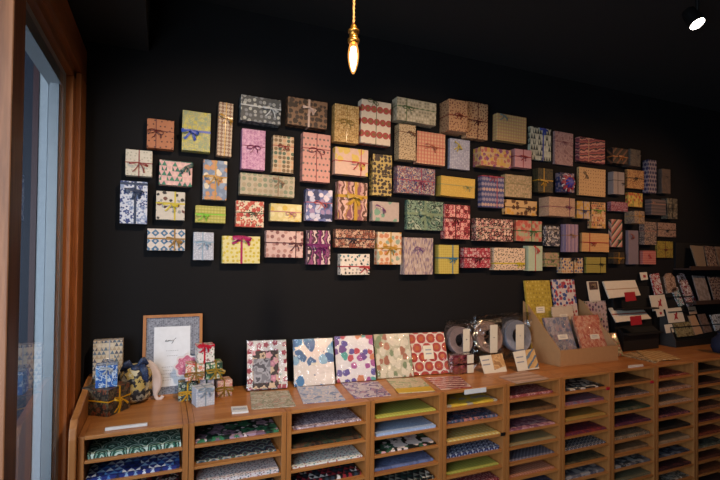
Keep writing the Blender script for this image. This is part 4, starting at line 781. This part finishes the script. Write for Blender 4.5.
# postcard and pack behind the box, at the right
BLK = solid('black_card_rack', '0c0b0c', .6)
card([(586, 279.2), (597.6, 279), (601, 301), (590, 302.5)], 2.32, 2.35, 1.1, 1.32, CC, 'postcard', 'narrow cream postcard with a dark square picture above the lilac pack', 'postcard', parts=(('picture', [(588.5, 282), (597, 281.7), (598, 289.5), (589.7, 290)], solid('dark_print', '4c3430', .6)), ('picture_inset', [(590.5, 284), (595.5, 283.8), (596, 287.8), (591.2, 288)], solid('tan_print', 'b09474', .6))))
z_l = ZT+.001
pack(582.5, 605.5, 349, 301.5, 2.30, P('rings', 'c8b0b0', ('6c3c6c', 'c09c94', '3c6c5c'), 34, .34, .6), 'pinkish paper pack with purple spots behind the right side of the cardboard box', 7, lab=None, group=None, rz=0, strut=False, top=True)
pk = pack(611.5, 622, 354.5, 334, 2.17, P('flowers', '6c7c3c', ('a8342c', 'c8b88c'), 50, .4), 'small green and red floral pack leaning right of the cardboard box', 30, group=None, rz=-.3, strut=True)
# booklets lying flat
flat([(621, 355.5), (656, 363.2), (664, 360.5), (632, 352.5)], P('noise', 'b08c58', ('c8a878', '7c5c34'), 30), 'booklet', 'tan patterned booklet lying flat on the counter, left of two', 'booklet', .006, group='booklets lying on the counter')
flat([(650, 361), (681, 359.3), (660, 351.5), (636, 351.3)], P('stripe', 'c09450', ('a87838', 'd0b07c'), 20, warp=.6), 'booklet', 'golden tan booklet lying flat on the counter, right of two', 'booklet', .005, group='booklets lying on the counter', z=ZT+.0066)

# black rack with two ledges (envelopes)
def wedge(xl, xr, prof, name, mat, par=None):
    return MB().prism([(xl, y, z) for y, z in prof], (xr-xl, 0, 0)).build(name, mat)
rx0, rx1 = 2.97, 3.36
root = empty('card_rack', ((rx0+rx1)/2, 2.15, ZT)); tag(root, 'black two tier card rack with cream envelopes and red tags', 'card rack')
ox = (rx0+rx1)/2
def rp(n, mb, m=None): o = mb.build(n, m or BLK); o.location = (-ox, -2.15, -ZT); o.parent = root; return o
def rp2(n, mb, m=None):
    mb.v = [v-Vector((ox, 2.15, ZT)) for v in mb.v]; o = mb.build(n, m or BLK); o.parent = root; return o
rp2('back_panel', MB().prism([(rx0, 2.31, ZT+.0005), (rx0, 2.355, ZT+.0005), (rx0, 2.355, 1.35), (rx0, 2.345, 1.35)], (rx1-rx0, 0, 0)))
rp2('lower_body', MB().prism([(rx0+.01, 2.265, ZT+.0005), (rx0+.01, 2.309, ZT+.0005), (rx0+.01, 2.309, 1.06), (rx0+.01, 2.265, 1.03)], (rx1-rx0-.02, 0, 0)))
rp2('ledge', MB().box(rx0+.01, rx1-.01, 2.26, 2.32, 1.19, 1.2)); rp2('ledge', MB().box(rx0+.01, rx1-.01, 2.225, 2.264, 1.02, 1.03))
RT = solid('red_tag', 'a01c28', .5)
o = card([(603, 281.3), (635, 280), (640.8, 295.2), (609.5, 298.3)], 2.27, 2.325, 1.20, 1.34, CC, 'envelope_pack', 'cream envelopes on the upper ledge of the two tier card rack', 'envelopes', 'cream envelopes on the card rack', .01, parts=(('printed_rule', [(606, 289.3), (638, 287.5), (638.3, 288.3), (606.3, 290)], solid('tan_ink', 'a88464', .7)),))
card([(624.3, 292.5), (634.8, 291.5), (636.6, 300.3), (626, 301.6)], 2.24, 2.25, 1.19, 1.25, RT, 'red_tag', 'red price tag clipped under the upper cream envelopes', 'price tag', 'red price tags on the card rack', .002)
card([(608.8, 307.8), (640.5, 306), (651.3, 318.5), (616.5, 322.3)], 2.22, 2.30, 1.03, 1.14, CC, 'envelope_pack', 'cream curling envelopes on the lower ledge of the two tier card rack', 'envelopes', 'cream envelopes on the card rack', .008, parts=(('printed_rule', [(611.5, 314), (645.5, 312), (646.2, 313), (612.2, 315)], solid('red_ink', 'a8503c', .7)),))
card([(630, 316.5), (641, 315.3), (642.3, 324.3), (631.3, 325.6)], 2.19, 2.20, 1.0, 1.06, RT, 'red_tag', 'red price tag clipped under the lower cream envelopes', 'price tag', 'red price tags on the card rack', .002)

# stepped black rack with prints
sx0, sx1 = 3.50, 4.16
root = empty('stepped_rack', ((sx0+sx1)/2, 2.2, ZT)); tag(root, 'black stepped display rack with grey side, filled with cards and clear sweet shaped packs', 'display rack')
ox = (sx0+sx1)/2
def sp2(n, mb, m=None):
    mb.v = [v-Vector((ox, 2.2, ZT)) for v in mb.v]; o = mb.build(n, m or BLK); o.parent = root; return o
sp2('front_panel', MB().box(sx0, sx1, 2.235, 2.245, ZT+.0005, ZT+.045))
GS = solid('grey_rack_side', '3a3634', .7)
sp2('side_panel', MB().prism([(sx0-.006, 2.235, ZT+.0005), (sx0-.006, 2.355, ZT+.0005), (sx0-.006, 2.355, 1.16), (sx0-.006, 2.32, 1.14), (sx0-.006, 2.235, ZT+.05)], (.005, 0, 0)), GS)
sp2('side_panel', MB().prism([(sx1+.001, 2.235, ZT+.0005), (sx1+.001, 2.29, ZT+.0005), (sx1+.001, 2.29, 1.0), (sx1+.001, 2.235, ZT+.05)], (.005, 0, 0)), GS)
sp2('sloped_back', MB().prism([(sx0, 2.275, ZT+.02), (sx0, 2.285, ZT+.02), (sx0, 2.357, 1.42), (sx0, 2.349, 1.42)], (.3, 0, 0)).prism([(sx0+.3, 2.275, ZT+.02), (sx0+.3, 2.285, ZT+.02), (sx0+.3, 2.30, 1.06), (sx0+.3, 2.29, 1.06)], (sx1-sx0-.3, 0, 0)))
for zz_ in (1.045, 1.16, 1.27):
    yy = 2.275+(zz_-ZT-.02)/.5*.072; sp2('step', MB().box(sx0, sx1 if zz_ < 1.06 else sx0+.3, yy-.022, yy+.003, zz_-.006, zz_))
S0, S1 = (2.258, ZT+.02), (2.336, 1.42)
SG = 'cards and packs on the stepped rack'
def sc(px, mat, label, name='print_card', cat='card', parts=(), th=.004): return card(px, S0[0], S1[0], S0[1], S1[1], mat, name, label, cat, SG, th, parts)
RI = solid('red_ink', 'a01c24', .6)
sc([(640, 272.5), (646.8, 272), (648.2, 279.5), (641.6, 280.3)], CC, 'tiny cream card at the top left of the stepped rack', parts=(('print_mark', [(643, 275), (645.4, 274.8), (645.8, 277.5), (643.5, 277.8)], RI),))
sc([(650.3, 274.3), (658.8, 273), (663.5, 293.5), (655.5, 295)], P('noise', 'c8bcb4', ('a83034', 'c8bcb4'), 30, coat=1, rough=.2), 'white and red clear wrapped pack, left of the top row on the stepped rack', 'clear_pack', 'pack', th=.01)
sc([(664.5, 277), (667, 273.2), (671, 273), (674.5, 277), (677.5, 291), (667.5, 293.5)], P('noise', 'a07c64', ('b4947c', '84604c'), 30, coat=1, rough=.2), 'tan pack with pointed top on the stepped rack', 'clear_pack', 'pack', th=.012)
sc([(671.5, 289), (677.5, 287), (684.5, 304.5), (680, 306.5)], P('noise', 'b8c4c0', ('3c6c6c', 'd0d0cc', 'a03c3c'), 40, coat=1, rough=.15), 'narrow white and teal shiny pack on the stepped rack', 'clear_pack', 'pack', th=.012)
sc([(678, 276), (680.5, 273), (684, 273.8), (691, 289), (697.5, 304), (688.5, 306.5)], P('noise', 'd0c8c4', ('8c2c34', 'c8b4ac', '6c4438'), 30, coat=1, rough=.15), 'long white and red shiny pack on the stepped rack', 'clear_pack', 'pack', th=.012)
def figure(x, y, s): return ('red_figure', [(x-.6*s, y+2.2*s), (x-.3*s, y-.2*s), (x-1*s, y-1.2*s), (x, y-.8*s), (x+.2*s, y-2.2*s), (x+.9*s, y-1.6*s), (x+.7*s, y), (x+1.4*s, y+1.8*s), (x+.2*s, y+1.2*s)], RI)
sc([(649.3, 295.5), (664.5, 294.5), (668, 308.8), (653, 311.2)], CC, 'square cream card with a red figure, upper of two on the stepped rack', parts=(figure(659.5, 303, 2),))
sc([(665.5, 308.7), (681, 307.2), (685.3, 321.5), (669, 323.2)], CC, 'square cream card with a red figure, lower of two on the stepped rack', parts=(figure(675.5, 316, 2),))
sc([(655.8, 309.8), (663, 309), (664.8, 316), (657.8, 317)], CC, 'tiny cream card left of the lower red figure card', parts=(('print_mark', [(659.5, 312), (661.6, 311.8), (662, 314.4), (660, 314.7)], RI),))
sc([(664.4, 324.8), (672, 323.8), (674.4, 332.2), (666.5, 333.3)], CC, 'tiny cream card at the lower left of the stepped rack')
sc([(673.5, 323.3), (689.5, 321.5), (695, 335.5), (678, 337.3)], P('noise', '84744c', ('9c8c60', '6c5c3c'), 30, coat=1, rough=.25), 'olive brown clear wrapped pack at the bottom of the stepped rack', 'clear_pack', 'pack', th=.01)
sc([(688, 307), (695.3, 306.3), (697.3, 313.5), (690, 314.5)], solid('tan_card', 'a88c74', .6), 'tiny tan card in the middle of the stepped rack')
sc([(688.7, 316), (695, 315), (703.3, 333.3), (695.5, 335)], solid('peach_card', 'b8906c', .6), 'slim peach card pack at the bottom of the stepped rack', 'clear_pack', 'pack', th=.01)
sc([(698.3, 314.5), (705, 313.5), (712.5, 331.5), (704.8, 333)], P('noise', '6c5444', ('84685a',), 40, coat=1, rough=.3), 'slim brown pack at the bottom of the stepped rack', 'clear_pack', 'pack', th=.01)
sc([(710.5, 315), (722, 313.5), (727, 328), (716, 331)], P('noise', 'a8a8a8', ('d0d0d0', '6c6460'), 40, coat=1, rough=.12), 'silvery clear pack at the bottom right of the stepped rack', 'clear_pack', 'pack', th=.01)

# wall ledges at the far right
WLB = solid('dark_brown_ledge', '3c2820', .6)
qa, qb = onY(688, 268.5, 2.25), onY(693, 303, 2.25)
for q, lb in ((qa, 'upper'), (qb, 'lower')):
    root = empty('wall_ledge', (q.x+.4, DW, q.z)); tag(root, '%s dark brown wall ledge at the right edge of the photo' % lb, 'wall shelf', 'wall ledges for paper packs')
    for n, mb in (('ledge_board', MB().box(-.4, .4, -.12, -.001, -.012, 0)), ('ledge_lip', MB().box(-.4, .4, -.13, -.121, -.012, .018)), ('ledge_back', MB().box(-.39, .4, -.012, -.001, .0005, .2))):
        o = mb.build(n, WLB if n != 'ledge_back' else BLK); o.parent = root
def lp(px, q, mat, label): return card(px, 2.248, 2.33, q.z+.002, q.z+.24, mat, 'paper_pack', label, 'paper pack', 'packs on the wall ledges', .008)
lp([(690.5, 245.3), (703, 246), (706.5, 266.5), (697, 266)], qa, solid('taupe_pack', '84705c', .5, coat=.8), 'plain taupe pack at the left of the upper wall ledge')
lp([(704, 245.8), (713.5, 246.4), (718.5, 267), (708.5, 266.6)], qa, P('flowers', '7c6454', ('5c3430', '9c8470'), 40, coat=1, rough=.25), 'brown flowery pack in the middle of the upper wall ledge')
lp([(715, 246.5), (726, 247), (730, 267.4), (720, 267)], qa, P('noise', '7c5c44', ('94745c',), 30, coat=1, rough=.3), 'reddish brown pack at the right of the upper wall ledge')
lp([(692.5, 275.5), (704.5, 276), (711.5, 300.5), (700, 301)], qb, P('noise', '84746c', ('988880',), 30, coat=1, rough=.25), 'greyish taupe pack at the left of the lower wall ledge')
lp([(708, 276.5), (722, 277), (728, 301), (715, 301)], qb, P('rings', '8c7468', ('54342c', '6c4c40'), 44, .35, .5, 1, .25), 'tan pack with brown rings at the right of the lower wall ledge')
# navy bag at the right edge
nb = onZ(722, 353); root = empty('navy_pouch', (nb.x, nb.y, ZT)); tag(root, 'dark navy rounded cloth pouch cut by the right edge of the photo', 'pouch')
mb = MB(); mb.lathe([(.0006, 0), (.05, .004), (.066, .04), (.06, .09), (.03, .125), (.02, .135), (.03, .15), (.0006, .15)], (0, 0, .0), 24); o = mb.build('pouch_body', solid('navy_cloth', '141a34', .8), smooth=True); o.parent = root
mb = MB(); mb.tube([Vector((.023*math.cos(a), .023*math.sin(a), .134)) for a in [2*PI*k/16 for k in range(16)]], .004, 6, True); o = mb.build('drawstring', solid('dark_cord', '2c2430', .7)); o.parent = root
# red and black clips on the shelf fronts
def clip(x, y, mat, label, s=.013):
    q = onY(x, y, DF-.008); root = MB().box(-s, s, 0, .006, -s*.6, s*.6).build('shelf_clip', mat, bevel=.0015); root.location = (q.x, DF-.007, q.z); tag(root, label, 'clip', 'small clips on the shelf fronts')
    o = MB().box(-s*.5, s*.5, -.004, 0, -s*.2, s*.2).build('clip_tab', mat); o.parent = root
clip(608.5, 388.8, solid('red_plastic', 'b01c2c', .35), 'red clip on the divider between the seventh and eighth shelf units')
clip(652.5, 382.3, solid('red_plastic', 'b01c2c', .35), 'red clip on the divider between the eighth and ninth shelf units')
clip(503.5, 434.5, solid('black_plastic', '18181a', .35), 'black clip at the right side of the fifth shelf unit', .014)

# ------------------------------------------------------------------ lamps
Yp = 1.25; pb_ = onY(353, 74, Yp); pt_ = onY(353.5, 43.5, Yp); L = pt_.z-pb_.z
root = empty('pendant_bulb', (pt_.x, Yp, ZH)); tag(root, 'lit candle bulb hanging on a twisted cord with brass socket', 'pendant lamp')
zt0 = pt_.z-ZH
def pd(n, mb, m, sm=True, par=None): o = mb.build(n, m, smooth=sm); o.parent = par or root; return o
BR = solid('aged_brass', 'b07c34', .3, .9)
zs = onY(353, 24, Yp).z-ZH; zg = onY(353, 43.5, Yp).z-ZH
cm = MB()
for ph in (0, PI):
    cm.tube([Vector((.0022*math.cos(ph+z*260), .0022*math.sin(ph+z*260), z)) for z in [zs+(0-zs)*k/90 for k in range(91)]], .0022, 6)
pd('cord', cm, solid('gold_cloth_cord', 'a8743c', .7))
hs = zs-zg
pd('socket', MB().lathe([(.0005, zg-.002), (.0145, zg), (.017, zg+hs*.06), (.0175, zg+hs*.2), (.014, zg+hs*.24), (.0125, zg+hs*.3), (.0125, zg+hs*.55), (.0165, zg+hs*.57), (.0165, zg+hs*.68), (.013, zg+hs*.72), (.009, zg+hs*.78), (.0095, zg+hs*.88), (.006, zg+hs*.97), (.0005, zg+hs)], (0, 0, 0), 24), BR)
zb0 = pb_.z-ZH; Lg = zg-zb0
gp = [(.0006, 0), (.003, .01), (.0058, .06), (.009, .15), (.0122, .27), (.0146, .4), (.0160, .53), (.0162, .65), (.0152, .78), (.0128, .9), (.0108, 1.0)]
gm = NT('glowing_bulb_glass'); g1 = gm.n('ShaderNodeBsdfTransparent'); g2 = gm.n('ShaderNodeEmission'); g2.inputs[0].default_value = (1, .42, .1, 1); g2.inputs[1].default_value = 1.6; g3 = gm.n('ShaderNodeMixShader'); g3.inputs[0].default_value = .4
gm.l(g1.outputs[0], g3.inputs[1]); gm.l(g2.outputs[0], g3.inputs[2]); gm.l(g3.outputs[0], gm.out.inputs[0])
gl_ = pd('glass_bulb', MB().lathe([(r, zb0+t*Lg) for r, t in gp], (0, 0, 0), 24), gm.m)
em = NT('glowing_filament'); e_ = em.n('ShaderNodeEmission'); e_.inputs[0].default_value = (1, .62, .26, 1); e_.inputs[1].default_value = 26; em.l(e_.outputs[0], em.out.inputs[0])
pd('glowing_core', MB().lathe([(r*.66 if r > .001 else r, zb0+(.08+t*.8)*Lg) for r, t in gp], (0, 0, 0), 20), em.m)
pd('ceiling_rose', MB().lathe([(.0005, -.02), (.03, -.018), (.045, -.001), (.0005, -.001)], (0, 0, 0), 20), BR)
def lamp(kind, name, loc, e, col, **k):
    d = bpy.data.lights.new(name, kind); d.energy = e; d.color = col
    for a, v in k.items(): setattr(d, a, v)
    o = bpy.data.objects.new(name, d); COL.objects.link(o); o.location = loc; return o
def aim(o, t): o.rotation_euler = (Vector(t)-o.location).to_track_quat('-Z', 'Y').to_euler()
BC = Vector((pt_.x, Yp, ZH+zb0+Lg*.5))
lamp('POINT', 'bulb_light', BC, BULB_E, (1, .62, .3), shadow_soft_size=.006).visible_camera = True
# spot fixtures on the ceiling
def fixture(pos, target, label, energy, col, size=62, blend=.6, disc=18, group='black ceiling spotlights'):
    pos = Vector(pos); root = empty('spotlight', (pos.x, pos.y, ZH)); tag(root, label, 'spotlight', group)
    dirn = (Vector(target)-pos).normalized(); q = dirn.to_track_quat('-Z', 'Y').to_matrix().to_4x4(); off = pos-Vector((pos.x, pos.y, ZH))
    bk = solid('black_metal', '0e0e10', .45, .3)
    def g(n, mb, m, sm=False): mb.v = [Vector(v) for v in mb.v]; o = mb.build(n, m, smooth=sm); o.parent = root
    g('ceiling_mount', MB().lathe([(.0005, -.001), (.04, -.001), (.04, -.02), (.0005, -.02)], (0, 0, 0), 20), bk)
    g('stem', MB().tube([(0, 0, -.01), off+Vector((0, 0, .03))], .007, 8), bk)
    hd = MB().lathe([(.0005, .09), (.027, .085), (.031, .06), (.033, .001), (.030, .001), (.029, .012), (.0005, .012)], (0, 0, 0), 24, q); hd.v = [v+off for v in hd.v]; g('lamp_head', hd, bk)
    e = NT('spot_lens'); ee = e.n('ShaderNodeEmission'); ee.inputs[0].default_value = (1, .9, .78, 1); ee.inputs[1].default_value = disc; e.l(ee.outputs[0], e.out.inputs[0])
    ln = MB().lathe([(.0005, -.001), (.029, -.001), (.029, .008), (.0005, .008)], (0, 0, 0), 24, q); ln.v = [v+off for v in ln.v]; g('lens', ln, e.m)
    s = lamp('SPOT', 'spot_beam', pos+dirn*.02, energy, col, spot_size=math.radians(size), spot_blend=blend, shadow_soft_size=.03); aim(s, target); return s
lp_ = ray(697.5, 24); lp_ = EYE+lp_*((2.62-ZC)/lp_.z)
fixture(lp_, lp_+rt*.2-up*.85-fw*.42, 'black ceiling spotlight with a bright lens, at the upper right', 20, (1, .8, .6))
for k, (x, tx, tz, e_) in enumerate(SPOTS):
    fixture((x, .75, 2.64), (tx, 2.36, tz), 'black ceiling spotlight aimed at the gift wall, out of the picture above', e_, ((1, .74, .5), (1, .66, .4), (1, .56, .3), (1, .56, .3))[k], 75, 1, 12, 'spotlights aimed at the gift wall')
a = lamp('AREA', 'daylight_from_the_street', (-1.0, .1, 1.5), DAY_E, (.82, .9, 1), shape='RECTANGLE', size=1.7, size_y=1.9); aim(a, (.3, 1.6, 1.1))
wd = bpy.data.worlds.new('daylight'); SC.world = wd; wd.use_nodes = True
bg = wd.node_tree.nodes['Background']; bg.inputs[0].default_value = (.55, .7, .95, 1); bg.inputs[1].default_value = WORLD_E
SC.view_settings.view_transform = 'Standard'; SC.view_settings.look = 'None'; SC.view_settings.gamma = 1; SC.view_settings.use_curve_mapping = False
SC.view_settings.exposure = EXPO
